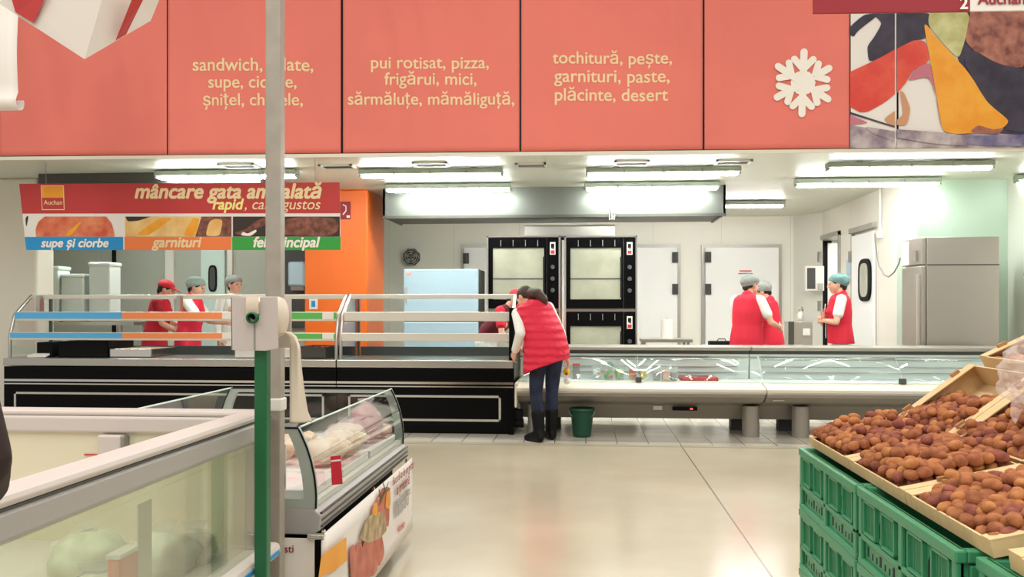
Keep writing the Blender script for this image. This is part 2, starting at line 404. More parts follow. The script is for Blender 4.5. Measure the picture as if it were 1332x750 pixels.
# swing door of the back-left partition
a = P(262, 320, 12.88); b = P(293, 320, 12.88)
o = build('door_6', MB().box((a.x, 12.85, .02), (b.x, 12.895, 2.36)), 'mint_white', bevel=.01); o['kind'] = 'structure'
def ovalx(cx, cz, rx, rz, y, n=28): return [(cx + rx * math.copysign(abs(math.cos(t)) ** .7, math.cos(t)), y, cz + rz * math.copysign(abs(math.sin(t)) ** .45, math.sin(t))) for t in [2 * math.pi * k / n for k in range(n)]]
oc = P(277, 362, 12.85)
build('porthole_rim', MB().prism(ovalx(oc.x, oc.z, .065, .2, 12.83), (0, .02, 0)), 'black_matte', o)
build('porthole_pane', MB().prism(ovalx(oc.x, oc.z, .042, .17, 12.825), (0, .01, 0)), 'dark_grey', o)
for i, (px0, px1) in enumerate(((215, 226), (296, 302), (146, 149))):
    a = P(px0, 330, 12.85); b = P(px1, 330, 12.85)
    struct('trim_%d' % (i + 1), MB().box((a.x, 12.84, 0), (b.x, 12.9, CEIL)), ['white_panel', 'white_panel', 'black_matte'][i])
a = P(372, 330, 12.85); b = P(396, 330, 12.85)
struct('window_1', MB().box((a.x - .25, 12.84, 1.0), (b.x, 12.895, 2.3)), 'dark_grey')

# ================================================================== FASCIA BANNERS
BANFN = {}
def banner(name, x0, x1, label, wave, cat='banner', m='banner_red', ybot=None, seed=0):
    root = thing(name, label, cat, PF((x0 + x1) / 2, 200, .01), 'banners along the fascia' if m == 'banner_red' else 'food photo panels on the fascia')
    def yb(x): return (204.5 - 12 * x / 1332)
    a, b = PF(x0 + .25, yb(x0), .0), PF(x1 - .25, yb(x1), .0)
    zb = CEIL + .012
    def off(u, v):
        w = wave * (noise(Vector((u * 5 + seed * 7 + v * .9, v * .5, seed))) + .5 * noise(Vector((u * 9 + v * 2.5 + seed, v * .6, 3.1 + seed))))
        return .03 + .05 * w * min(1, 6 * u, 6 * (1 - u)) * min(1, .25 + 1.4 * v)
    BANFN[root.name] = lambda p: off(min(1, max(0, (Vector((p.x, p.y, 0)) - Vector((a.x, a.y, 0))).dot(b - a) / (b - a).length_squared)), min(1, max(0, (p.z - zb) / 2.4)))
    def fn(u, v):
        p = a.lerp(b, u); z = zb + v * 2.4
        return Vector((p.x, p.y, z)) + FN * off(u, v)
    build('cloth' if m == 'banner_red' else 'print_sheet', MB().sheet(fn, 60, 40), m, root, thick=.004)
    return root
bn0 = banner('fascia_banner', -95, 1, 'plain red banner behind the curled white paper at the far end', .6, seed=1)
bn1 = banner('fascia_banner', 1.5, 219, 'plain red banner without lettering above the prepared-food sign', .9, seed=2)
bn2 = banner('fascia_banner', 220, 444.5, 'red banner lettered sandwich, salate, supe, ciorbe, șnițel, chiftele', .9, seed=3)
bn3 = banner('fascia_banner', 447, 676, 'red banner lettered pui rotisat, pizza, frigărui, mici, sărmăluțe, mămăliguță', 1.3, seed=4)
bn4 = banner('fascia_banner', 678, 913.5, 'red banner lettered tochitură, pește, garnituri, paste, plăcinte, desert', 1.2, seed=5)
bn5 = banner('fascia_banner', 915.5, 1104, 'red banner with a big white snowflake', .35, seed=6)
ph1 = banner('photo_panel', 1105, 1165, 'narrow food photo panel with the end of a red pepper', .0, m='paper_white', cat='photo panel')
ph2 = banner('photo_panel', 1167, 1420, 'wide food photo panel with orange pepper slice and grilled meat', .0, m='paper_white', cat='photo panel')
def conform(root, extra):
    for ch in root.children:
        if ch.name.startswith(('lettering', 'snowflake', 'emblem')):
            for v in ch.data.vertices:
                w = v.co.copy(); v.co = w + FN * (BANFN[root.name](w) + extra)
def fascia_line(root, s, x0, x1, y, h):
    text('lettering', s, 'letter_cream', root, PF(x0, y, 0), PF(x1, y, 0), normal=FN, bold=.012)
for root, rows in ((bn2, (('sandwich, salate,', 253, 408, 93), ('supe, ciorbe,', 273, 387, 115), ('șnițel, chiftele,', 266, 395, 138))),
                   (bn3, (('pui rotisat, pizza,', 484, 636, 90), ('frigărui, mici,', 501, 620, 111), ('sărmăluțe, mămăliguță,', 454, 669, 137))),
                   (bn4, (('tochitură, pește,', 719, 873, 84), ('garnituri, paste,', 721, 870, 108), ('plăcinte, desert', 722, 868, 132)))):
    for s, x0, x1, y in rows: fascia_line(root, s, x0, x1, y, 0)
e0 = PF(258, -9, 0)
build('emblem', MB().prism([e0 + Vector((.085 * math.cos(t), 0, .085 * math.sin(t))) for t in [k * math.pi / 14 for k in range(28)]], FN * .003), 'letter_cream', bn2)
# snowflake
fx, fy = 1043, 109
sf = MB()
def bar2(p, q, w0, w1=None, off=.045):
    w1 = w1 or w0; p, q = Vector(p), Vector(q); d = (q - p).normalized(); n = Vector((-d.y, d.x))
    pts = [p + n * w0, p - n * w0] + [q + (-n * math.cos(t) + d * math.sin(t)) * w1 for t in [k * math.pi / 6 for k in range(7)]]
    off += .0006 * len(sf.f) / 40
    sf.prism([PF(fx + t.x, fy + t.y, off - .045 + .001) for t in pts], FN * .008)
sf.prism([PF(fx + 16 * math.cos(k * math.pi / 6), fy + 16 * math.sin(k * math.pi / 6), .0) for k in range(12)], FN * .008)
for k in range(6):
    t = math.radians(-88 + 60 * k); d = Vector((math.cos(t), math.sin(t) * 1.05)); pn = Vector((-d.y, d.x))
    bar2((0, 0), d * 38, 4.6)
    for sgn in (-1, 1):
        bar2(d * 17, d * 29 + pn * sgn * 11.5, 4.4)
build('snowflake', sf, 'letter_white', bn5)
for q_ in (bn2, bn3, bn4): conform(q_, .004)
conform(bn5, .006)
# food photo
mat('ph_cream', (226, 214, 204), .6); mat('ph_black', (46, 40, 54), .6, rgb2=(66, 60, 76), nscale=6); mat('ph_red', (214, 58, 42), .5, rgb2=(226, 84, 60), nscale=5)
mat('ph_orange', (236, 152, 26), .5, rgb2=(242, 170, 50), nscale=6); mat('ph_meat', (184, 120, 100), .6, rgb2=(120, 66, 58), nscale=9)
mat('ph_green', (172, 168, 96), .6, rgb2=(208, 206, 150), nscale=6); mat('ph_grey', (140, 124, 136), .6, rgb2=(206, 194, 190), nscale=6)
mat('ph_tan', (206, 150, 110), .6); mat('ph_violet', (86, 82, 130), .6, rgb2=(150, 140, 160), nscale=7); mat('ph_pink', (196, 116, 130), .6)
def c2(pts): return [(1100 + x * 232 / 870, y * 200 / 750) for x, y in pts]
art = [('ph_grey', [(22, 610), (240, 645), (240, 722), (22, 722)], 0), ('ph_grey', [(250, 640), (480, 650), (800, 655), (1200, 655), (1200, 722), (250, 722)], 1),
       ('ph_black', [(560, 55), (1200, 55), (1200, 660), (700, 660), (600, 400), (540, 280)], 1), ('ph_black', [(120, 60), (240, 60), (240, 262), (190, 285), (112, 302), (105, 225), (140, 180), (180, 110)], 0),
       ('ph_black', [(20, 130), (90, 70), (175, 62), (60, 150), (40, 180), (20, 170)], 0),
       ('ph_red', [(22, 350), (130, 300), (200, 265), (240, 240), (240, 460), (190, 500), (110, 545), (70, 548), (22, 520)], 0),
       ('ph_tan', [(185, 580), (240, 540), (240, 612), (215, 608)], 0),
       ('ph_pink', [(22, 560), (120, 600), (22, 610)], 0), ('ph_black', [(22, 545), (240, 615), (240, 622), (22, 556)], 0),
       ('ph_grey', [(90, 615), (240, 640), (240, 690), (130, 650)], 0),
       ('ph_black', [(250, 62), (415, 62), (420, 110), (390, 190), (330, 195), (250, 235)], 1),
       ('ph_green', [(410, 55), (590, 55), (610, 95), (555, 290), (500, 240), (400, 120)], 1),
       ('ph_meat', [(610, 55), (880, 50), (880, 340), (740, 310), (640, 260), (580, 200)], 1),
       ('ph_black', [(570, 300), (620, 240), (740, 310), (900, 345), (1200, 300), (1200, 640), (780, 650), (680, 480)], 1),
       ('ph_meat', [(880, 50), (1200, 50), (1200, 320), (880, 340)], 1),
       ('ph_red', [(250, 238), (330, 195), (390, 198), (412, 298), (330, 340), (290, 410), (250, 455)], 1),
       ('ph_pink', [(412, 300), (432, 420), (470, 640), (455, 520), (410, 370), (300, 395), (345, 330)], 1),
       ('ph_tan', [(262, 440), (285, 450), (318, 530), (300, 610), (250, 610), (250, 585), (285, 555)], 1),
       ('ph_orange', [(380, 118), (398, 122), (430, 170), (600, 350), (690, 500), (800, 588), (770, 625), (640, 645), (540, 655), (472, 640), (440, 440)], 1),
       ('ph_meat', [(600, 645), (645, 608), (720, 632), (775, 622), (750, 655)], 1),
       ('ph_grey', [(250, 630), (470, 645), (580, 660), (600, 712), (420, 700), (250, 670)], 1),
       ('ph_violet', [(580, 660), (1200, 650), (1200, 712), (600, 712)], 1)]
def chaikin(pts, keep=lambda p: False, it=2):
    for r_ in (.15, .25)[:it]:
        o = []; n = len(pts); q_ = 1 - r_
        for i in range(n):
            p, pr_, nx = pts[i], pts[i - 1], pts[(i + 1) % n]
            if keep(p): o.append(p)
            else:
                o.append((p[0] * q_ + pr_[0] * r_, p[1] * q_ + pr_[1] * r_)); o.append((p[0] * q_ + nx[0] * r_, p[1] * q_ + nx[1] * r_))
        pts = o
    return pts
for which, root in ((0, ph1), (1, ph2)):
    ml = []; mb = MB()
    for i, (mn, pts, w) in enumerate(art):
        if w != which: continue
        if mn not in ml: ml.append(mn)
        mb.add([PF(x, y, .036 + .0006 * i) for x, y in c2(chaikin(pts, lambda p: p[0] in (22, 240, 250, 1200) or p[1] in (55, 50, 722)))], None, ml.index(mn))
    build('food_print', mb, ml, root)

# ================================================================== CEILING FIXTURES
def batten(x0, x1, yc, label, warm=False):
    z = CEIL - .075
    a, b = PZ(x0, yc, z), PZ(x1, yc, z); m = (a + b) / 2; L = abs(b.x - a.x)
    if warm: L = 1.62; m.x = b.x - L / 2
    r = thing('fluorescent_light', label, 'ceiling light', (m.x, m.y, CEIL), 'fluorescent ceiling lights of the kitchen')
    rz = math.atan2(FY1 - FY0, XB - XA); r.rotation_euler = (0, 0, rz * .3)
    h = L / 2
    body = MB().box((-h, -.068, -.072), (h, .068, -.012)); build('housing', body, 'fixture_body', r, world=False, bevel=.012)
    df = MB().box((-h + .03, -.05, -.105), (h - .03, .05, -.0725)); build('diffuser', df, 'tube_light_warm' if warm else 'tube_light', r, world=False, bevel=.015)
    for sx in (-1, 1):
        build('end_cap', MB().box((sx * h - .03 * (sx > 0), -.06, -.10), (sx * h + .03 * (sx < 0), .06, -.0725)), 'fixture_body', r, world=False, bevel=.012)
    for k in range(3):
        x = -h * .5 + h * .5 * k; build('clip', MB().box((x - .012, -.076, -.08), (x + .012, -.068, -.035)), 'mid_grey', r, world=False)
    for sx in (-.6, .6): build('bracket', MB().box((sx * h - .03, -.03, -.014), (sx * h + .03, .03, 0)), 'mid_grey', r, world=False)
batten(200, 390, 229, 'fluorescent ceiling light behind the top of the prepared-food sign')
batten(466, 655, 227, 'fluorescent ceiling light in front of the orange column, nearer of the pair there')
batten(500, 666, 246, 'fluorescent ceiling light at the left end of the extractor hood, farther of the pair')
batten(762, 962, 225, 'fluorescent ceiling light above the black ovens, nearer of the pair there')
batten(760, 935, 244, 'fluorescent ceiling light against the extractor hood above the black ovens')
batten(945, 1020, 267, 'pinkish fluorescent light half hidden behind the hood near the cold-room door', True)
batten(1077, 1288, 218, 'nearest fluorescent ceiling light on the steel-refrigerator side')
batten(1035, 1220, 239, 'fluorescent ceiling light in front of the open doorway, farther of the pair there')
batten(540, 680, 265, 'added fluorescent light, unseen behind the hood over the tall refrigerator')  # extra batten out of view, added to brighten the back wall
batten(720, 860, 265, 'added fluorescent light, unseen behind the hood over the black ovens')  # second added batten hidden by the hood, also lifting the back wall
batten(95, 285, 251, 'added fluorescent light, unseen behind the prepared-food sign, deeper in the kitchen')  # unseen batten added to brighten the left part of the kitchen
batten(1324, 1500, 234, 'fluorescent ceiling light cut off by the edge, beyond the steel refrigerator')
for x0, x1, y, lb in ((288, 336, 215, 'ceiling vent over the light behind the prepared-food sign'), (418, 462, 216, 'ceiling vent slot near the orange column'),
                  (538, 584, 213, 'ceiling vent above the pair of lights by the orange column'),
                  (671, 711, 214, 'pale ceiling vent between the two pairs of lights'), (799, 844, 211, 'ceiling vent above the ovens'), (930, 976, 210, 'ceiling vent near the end of the hood')):
    a, b = PZ(x0, y, CEIL), PZ(x1, y, CEIL); r = thing('ceiling_vent', lb, 'vent', ((a.x + b.x) / 2, a.y, CEIL), 'vents in the kitchen ceiling')
    w = (b.x - a.x) / 2
    build('frame', MB().box((-w, -.12, -.02), (w, -.095, 0)).box((-w, .095, -.02), (w, .12, 0)).box((-w, -.12, -.02), (-w + .025, .12, 0)).box((w - .025, -.12, -.02), (w, .12, 0)), 'white_paint', r, world=False)
    sl = MB()
    for k in range(5): sl.box((-w + .025, -.08 + k * .04 - .008, -.012), (w - .025, -.08 + k * .04 + .002, -.002))
    build('grille', sl, 'dark_grey' if x0 != 671 else 'mid_grey', r, world=False)

# ================================================================== KITCHEN EQUIPMENT
# extractor hood
HY = 11.35; a = P(498, 283, HY); b = P(944, 283, HY); zb = a.z
hd = thing('extractor_hood', 'long stainless steel extractor hood above the ovens', 'hood', ((a.x + b.x) / 2, HY, zb))
build('canopy', MB().box((a.x, HY, zb), (b.x, HY + .04, CEIL)).box((a.x, HY, zb), (a.x + .03, HY + 1.1, CEIL)).box((b.x - .03, HY, zb), (b.x, HY + 1.1, CEIL)), 'steel_hood', hd)
build('underside', MB().box((a.x + .03, HY + .04, zb + .02), (b.x - .03, HY + 1.1, zb + .04)), 'steel_dark', hd)
build('lip', MB().box((a.x, HY - .02, zb - .015), (b.x, HY + .02, zb + .02)), 'steel_dark', hd)
xs = P(793, 260, HY).x; build('seam', MB().box((xs - .006, HY - .006, zb), (xs + .006, HY, CEIL)), 'steel_dark', hd)
hk = P(796, 281, HY)
for k in range(3): build('latch', MB().cyl((hk.x - .03 + k * .03, HY - .03, hk.z - .05), (hk.x - .03 + k * .03, HY - .03, hk.z + .05), .009), 'chrome', hd)
# steel box over the ovens
a = P(682, 304, 11.75); b = P(800, 292, 11.75)
OY = 11.42
# ovens
def oven(x0, x1, label):
    a = P(x0, 307, OY); b = P(x1, 307, OY); zt = a.z; W = b.x - a.x
    r = thing('rotisserie_oven', label, 'oven', ((a.x + b.x) / 2, OY + .4, 0), 'black double ovens')
    X = lambda px: P(px, 400, OY).x
    Z = lambda py: P((x0 + x1) / 2, py, OY).z
    build('body', MB().box((a.x, OY + .05, .12), (b.x, OY + .8, zt)), 'steel_brushed', r)
    build('trim_strip', MB().box((a.x, OY - .01, .12), (a.x + .022, OY + .05, zt)).box((b.x - .022, OY - .01, .12), (b.x, OY + .05, zt)).box((a.x, OY - .01, zt - .015), (b.x, OY + .05, zt)), 'chrome', r)
    s = (x1 - x0) / 95.0
    for k, (t, bt, wt, wb) in enumerate(((309, 402, 322, 389), (405, 498, 424, 490))):
        zt_, zb_ = Z(t), Z(bt)
        xa, xb = a.x + .024, X(x0 + 77 * s); wx0, wx1 = X(x0 + 8 * s), X(x0 + 74 * s)
        d = MB(); zw0, zw1 = Z(wb), Z(wt)
        d.box((xa, OY, zb_ + .01), (wx0, OY + .04, zt_)); d.box((wx1, OY, zb_ + .01), (xb, OY + .04, zt_)); d.box((wx0, OY, zb_ + .01), (wx1, OY + .04, zw0)); d.box((wx0, OY, zw1), (wx1, OY + .04, zt_))
        do = build('door', d, 'black_gloss', r)
        build('pane', MB().box((wx0, OY + .015, zw0), (wx1, OY + .025, zw1)), 'pane_oven', do)
        zr = Z(362 if k == 0 else 455); build('shelf_bar', MB().box((wx0, OY + .008, zr - .006), (wx1, OY + .014, zr + .006)), 'dark_grey', do)
        for q in range(4): 
            xq = wx0 + (wx1 - wx0) * (.15 + .24 * q); build('vent_slot', MB().box((xq, OY - .004, zt_ - .11), (xq + .008, OY, zt_ - .03)), 'mid_grey', do)
        build('handle', MB().cyl((xb - .03, OY - .04, zb_ + .15), (xb - .03, OY - .04, zt_ - .25), .012), 'black_matte', do)
        cp = build('control_panel', MB().box((xb + .006, OY - .004, zb_ + .01), (b.x - .024, OY + .05, zt_)), 'black_gloss', r)
        cx = (xb + b.x - .02) / 2; zz = zt_ - .06
        build('label_sticker', MB().box((cx - .035, OY - .008, zz - .16), (cx + .035, OY - .005, zz)), 'paper_white', cp)
        build('label_print', MB().box((cx - .022, OY - .0095, zz - .075), (cx + .02, OY - .0085, zz - .02)).box((cx - .015, OY - .0095, zz - .09), (cx + .022, OY - .0085, zz - .08), 0), 'black_matte', cp)
        build('label_print', MB().box((cx - .026, OY - .0095, zz - .15), (cx + .026, OY - .0085, zz - .105)), 'red_plastic', cp)
        for q in range(3):
            zk = zt_ - .38 - q * .15
            if zk > zb_ + .08: build('knob', MB().cyl((cx, OY - .004, zk), (cx, OY - .03, zk), .028, 18), 'dark_grey', cp)
    for sx in (a.x + .06, b.x - .06):
        for sy in (OY + .12, OY + .72): build('foot', MB().cyl((sx, sy, 0), (sx, sy, .13), .025), 'steel_dark', r)
    return r, zt
ov, zt = oven(633, 729, 'black glass-fronted double oven behind the bending woman')
oven(734, 829, 'black glass-fronted double oven next to the white cold-room door')
ob = thing('duct_box', 'low stainless steel box on top of the black ovens', 'steel box', ((a.x + b.x) / 2, 11.95, zt))
build('casing', MB().box((a.x, 11.75, zt), (b.x, 12.15, b.z)), 'steel', ob, bevel=.006)
build('flange', MB().box((a.x - .01, 11.74, zt), (b.x + .01, 12.16, zt + .02)), 'steel_dark', ob)
# steel refrigerator; bluish reflected light is put into its door colour
RY = 11.0; a = P(525, 350, RY); b = P(622, 350, RY)
fr = thing('kitchen_refrigerator', 'tall steel refrigerator with a bluish reflection in its door colour, beside the black ovens', 'refrigerator', ((a.x + b.x) / 2, RY + .35, 0))
build('body', MB().box((a.x, RY + .05, .1), (b.x, RY + .72, a.z)), 'steel_dark', fr)
zs = P(570, 418, RY).z
for z0, z1 in ((.12, zs - .006), (zs + .006, a.z)):
    d = build('door', MB().box((a.x, RY, z0), (b.x, RY + .048, z1)), 'steel_blue', fr, bevel=.012)
    build('handle', MB().box((a.x + .03, RY - .03, (z0 + z1) / 2 - .1), (a.x + .055, RY, (z0 + z1) / 2 + .1)), 'aluminium', d)
st = P(528, 354, RY); build('sticker', MB().box((st.x, RY - .003, st.z - .03), (st.x + .07, RY, st.z)), 'meat_pink', fr)
for sx in (a.x + .06, b.x - .06):
    for sy in (RY + .1, RY + .65): build('foot', MB().cyl((sx, sy, 0), (sx, sy, .11), .022), 'black_matte', fr)
# steel refrigerator on the right
RY = 10.25; a = P(1206, 308, RY); b = P(1300, 308, RY)
fr = thing('steel_refrigerator', 'big brushed steel refrigerator in the alcove with a pale notice', 'refrigerator', ((a.x + b.x) / 2, RY + .38, 0))
build('body', MB().box((a.x, RY, .1), (b.x, RY + .66, a.z)), 'steel_brushed', fr, bevel=.006)
zs = P(1190, 346, RY + .3).z
build('upper_door', MB().box((a.x - .05, RY + .03, zs + .01), (a.x, RY + .65, a.z)), 'steel_brushed', fr, bevel=.008)
lowd = build('lower_door', MB().box((a.x - .05, RY + .03, .12), (a.x, RY + .65, zs - .01)), 'steel_brushed', fr, bevel=.008)
build('handle', MB().box((a.x - .08, RY + .08, .8), (a.x - .05, RY + .11, zs - .1)), 'aluminium', lowd)
build('notice', MB().box((a.x - .053, RY + .42, zs + .02), (a.x - .05, RY + .64, a.z - .02)), 'paper_white', fr)
build('lock', MB().box((a.x - .075, RY + .13, zs + .05), (a.x - .05, RY + .2, zs + .17)), 'chrome', fr)
build('seam', MB().box((a.x, RY - .003, P(1250, 345, RY).z), (b.x, RY, P(1250, 344, RY).z + .006)), 'steel_dark', fr)
for sx in (a.x + .06, b.x - .06):
    for sy in (RY + .1, RY + .65): build('foot', MB().cyl((sx, sy, 0), (sx, sy, .11), .022), 'black_matte', fr)
# wall fan
c = P(535, 334, 15.24)
fn = thing('wall_fan', 'dark octagonal ventilator grille on the white back wall', 'ventilator', (c.x, 15.3, c.z))
build('housing', MB().prism([(c.x + .155 * math.cos(t), 15.22, c.z + .155 * math.sin(t)) for t in [math.pi / 8 + k * math.pi / 4 for k in range(8)]], (0, .08, 0)), 'dark_grey', fn)
for k in range(5):
    t = k * 2 * math.pi / 5; build('blade', MB().prism([c + Vector((0, -.03, 0)), c + Vector((.12 * math.cos(t), -.035, .12 * math.sin(t))), c + Vector((.12 * math.cos(t + .6), -.025, .12 * math.sin(t + .6)))], (0, .006, 0)), 'mid_grey', fn)
rg = MB()
for rr in (.06, .10, .135): rg.tube([c + Vector((rr * math.cos(t), -.05, rr * math.sin(t))) for t in [k * math.pi / 12 for k in range(25)]], .004, 6)
build('guard', rg, 'aluminium', fn)
# wall boxes, pipes, cable on the right wall
p = PX(1046, 362, xr - .05)
eb = thing('electrical_box', 'open electrical box with a dark interior on the kitchen wall', 'electrical box', (xr, 14.5, p.z))
yy0, yy1 = 14.35, 14.68
yc_ = PX(1047, 362, xr).y; 
p = P(1049, 362, 14.7)
eb.location = (xr, 14.7, p.z)
build('case', MB().box((xr - .3, 14.66, p.z - .2), (xr - .0, 14.75, p.z + .2)), 'white_paint', eb, bevel=.008)
build('inside', MB().box((xr - .27, 14.655, p.z - .17), (xr - .14, 14.66, p.z + .17)), 'dark_grey', eb)
build('switch', MB().box((xr - .1, 14.63, p.z - .19), (xr - .02, 14.66, p.z - .08)), 'aluminium', eb)
p = PX(1054, 290, xr); cd = MB().cyl((xr - .012, p.y, CEIL), (xr - .012, p.y, 1.9), .012)
tag(build('conduit', cd, 'white_paint'), 'thin white cable conduit above the electrical box', 'conduit')
cd = MB().cyl((xr - .02, PX(1147, 300, xr).y, CEIL), (xr - .02, PX(1147, 300, xr).y, 2.3), .018)
tag(build('conduit', cd, 'white_paint'), 'thin white conduit running down to the junction box by the swing door', 'conduit')
p = PX(1146, 305, xr); jb = thing('junction_box', 'small white junction box above the swing door', 'junction box', (xr, p.y, p.z))
build('case', MB().box((xr - .06, p.y - .06, p.z - .05), (xr, p.y + .06, p.z + .05)), 'white_paint', jb, bevel=.006)
build('cap', MB().box((xr - .066, p.y - .05, p.z - .04), (xr - .06, p.y + .05, p.z + .04)), 'warm_white', jb)
pts = [PX(1138, 304, xr - .1), PX(1139, 318, xr - .1), PX(1143, 345, xr - .12), PX(1150, 357, xr - .12), PX(1156, 360, xr - .14), PX(1163, 354, xr - .16), PX(1169, 343, xr - .17), PX(1171, 335, xr - .17)]
tag(build('cable', MB().tube(pts, .009, 8), 'mid_grey'), 'grey cable hanging in a loop beside the swing door', 'cable')
p = PX(1102, 348, xr - .02); tag(build('notice_sheet', MB().box((xr - .004, p.y - .13, p.z - .12), (xr, p.y + .1, p.z + .12)), 'steel_blue'), 'pale blue notice sheet between the doorway and the swing door', 'notice')
p = P(1308, 300, 10.9); cd = MB().cyl((5.03, 10.55, CEIL), (5.03, 10.55, 1.75), .02)
tag(build('conduit', cd, 'white_paint'), 'white conduit on the wall beyond the steel refrigerator', 'conduit')
so = thing('wall_socket', 'white socket at the foot of the conduit beyond the steel refrigerator', 'socket', (5.06, 10.55, 1.68)); build('plate', MB().box((5.0, 10.49, 1.62), (5.06, 10.61, 1.75)), 'white_paint', so, bevel=.008); build('outlet', MB().cyl((4.995, 10.55, 1.685), (5.0, 10.55, 1.685), .025), 'mid_grey', so)
# hand-wash cabinet
p = P(1028, 418, 13.2); q = P(1057, 418, 13.2)
hw = thing('handwash_cabinet', 'small steel handwash cabinet below the electrical box', 'handwash cabinet', ((p.x + q.x) / 2, 13.4, 0))
build('body', MB().box((p.x, 13.2, .0), (q.x, 13.6, p.z)), 'steel_brushed', hw, bevel=.01)
build('side_panel', MB().box((p.x - .03, 13.18, 0), (p.x + .05, 13.2, p.z)), 'steel_dark', hw)
build('towel_holder', MB().box((p.x + .18, 13.15, p.z - .2), (p.x + .27, 13.2, p.z - .1)), 'paper_white', hw)
build('tap', MB().tube([(p.x + .2, 13.45, p.z), (p.x + .2, 13.45, p.z + .18), (p.x + .2, 13.35, p.z + .2), (p.x + .2, 13.3, p.z + .16)], .015), 'chrome', hw)
p = P(1040, 403, 13.5)
sd = thing('soap_dispenser', 'white soap dispenser standing on the handwash cabinet', 'dispenser', (p.x + .1, 13.45, hw.location.z))
zz = P(1028, 418, 13.2).z
sd.location = (p.x, 13.42, zz)
build('bottle', MB().lathe([(0, zz), (.04, zz), (.045, zz + .1), (.03, zz + .14), (0, zz + .15)], (p.x, 13.42, 0)), 'white_paint', sd)
build('pump', MB().cyl((p.x, 13.42, zz + .14), (p.x, 13.42, zz + .2), .01).box((p.x - .05, 13.41, zz + .19), (p.x + .015, 13.43, zz + .205)), 'white_paint', sd)
# prep table with black box behind the counter and pale side table by the ovens
p = P(922, 444, 11.9); q = P(950, 444, 11.9)
tb = thing('prep_table', 'low steel table behind the counter in front of the cold-room door', 'table', (p.x + .3, 12.0, 0))
build('tabletop', MB().box((p.x - .05, 11.7, .76), (p.x + 1.3, 12.3, .8)), 'steel', tb)
for sx in (p.x, p.x + 1.25):
    for sy in (11.75, 12.25): build('leg', MB().cyl((sx, sy, 0), (sx, sy, .76), .02), 'steel', tb)
bx = thing('tool_case', 'flat black case with a handle on the table behind the counter', 'case', (p.x + .15, 11.9, .8))
build('shell', MB().box((p.x, 11.8, .8), (p.x + .34, 12.0, .8 + .06)), 'black_matte', bx, bevel=.015)
build('handle', MB().tube([(p.x + .1, 11.85, .86), (p.x + .12, 11.85, .89), (p.x + .2, 11.85, .89), (p.x + .22, 11.85, .86)], .006), 'black_matte', bx)
p = P(832, 441, 11.6); q = P(901, 441, 11.6)
tb = thing('side_table', 'pale green steel table beside the black ovens', 'table', ((p.x + q.x) / 2, 11.9, 0))
build('tabletop', MB().box((p.x + .03, 11.6, p.z - .04), (q.x, 12.2, p.z)), 'steel', tb); build('shelf', MB().box((p.x + .05, 11.65, .3), (q.x - .02, 12.15, .33)), 'steel', tb)
for sx in (p.x + .07, q.x - .05):
    for sy in (11.65, 12.15): build('leg', MB().cyl((sx, sy, 0), (sx, sy, p.z - .04), .02), 'steel', tb)
p2 = P(868, 425, 11.8); rl = thing('paper_roll', 'white paper roll standing on the side table by the ovens', 'paper roll', (p2.x, 11.85, p.z)); build('roll', MB().cyl((p2.x, 11.85, p.z), (p2.x, 11.85, p.z + .26), .08, 24), 'paper_white', rl); build('core', MB().cyl((p2.x, 11.85, p.z + .255), (p2.x, 11.85, p.z + .265), .025), 'cardboard_brown', rl)
# left kitchen: shelf with white box stacks, dispenser, notices on the orange column
sh = thing('storage_table', 'steel table carrying the tall white tubs', 'table', (-6.0, 11.0, 0))
a = P(46, 390, 11.0); b = P(170, 390, 11.0); zt_ = 1.12
build('tabletop', MB().box((a.x - .1, 10.7, zt_ - .04), (b.x + .2, 11.4, zt_)), 'steel', sh)
for sx in (a.x, b.x):
    for sy in (10.75, 11.35): build('leg', MB().cyl((sx, sy, 0), (sx, sy, zt_ - .04), .025), 'steel', sh)
mat('tub_white', (226, 234, 228), 0.4)
for x0, x1, yt, lb in ((50, 79, 346, 'tall white plastic tub next to the pillar, on the steel table'), (82, 112, 356, 'lowest of the three white plastic tubs on the steel table'), (118, 146, 341, 'tallest white plastic tub, nearest the red-capped worker')):
    a, b = P(x0, yt, 11.0), P(x1, yt, 11.0)
    r = thing('plastic_tub', lb, 'tub', ((a.x + b.x) / 2, 11.05, zt_), 'white tubs on the steel table')
    build('tub', MB().box((a.x, 10.95, zt_), (b.x, 11.22, a.z - .05)), 'tub_white', r, bevel=.02); build('lid', MB().box((a.x - .012, 10.94, a.z - .055), (b.x + .012, 11.23, a.z)), 'tub_white', r, bevel=.02)
p = P(385, 356, 11.9)
dp = thing('towel_dispenser', 'pale blue towel dispenser on the wall beside the orange column', 'dispenser', (p.x, 12.84, p.z)); a = P(374, 340, 12.7); b = P(396, 372, 12.7)
build('casing', MB().box((a.x, 12.7, b.z), (b.x, 12.84, a.z)), 'steel_blue', dp, bevel=.03); build('outlet', MB().box((a.x + .04, 12.72, b.z - .06), (b.x - .05, 12.82, b.z)), 'mid_grey', dp)
a, b = P(443, 262, 11.37), P(456, 285, 11.37)
nt_ = thing('red_notice', 'small crimson notice with a white mark on the orange column', 'notice', (a.x, 11.38, b.z)); build('sheet', MB().box((a.x - .1, 11.374, b.z), (b.x, 11.379, a.z)), 'sign_darkred', nt_)
build('mark', MB().tube([P(446, 266, 11.37), P(450, 268, 11.37), P(450, 274, 11.37), P(446, 279, 11.37)], .008, 8).box(P(451, 280, 11.372), P(455, 283, 11.366)), 'letter_white', nt_)
a, b = P(402, 387, 11.37), P(413, 402, 11.37)
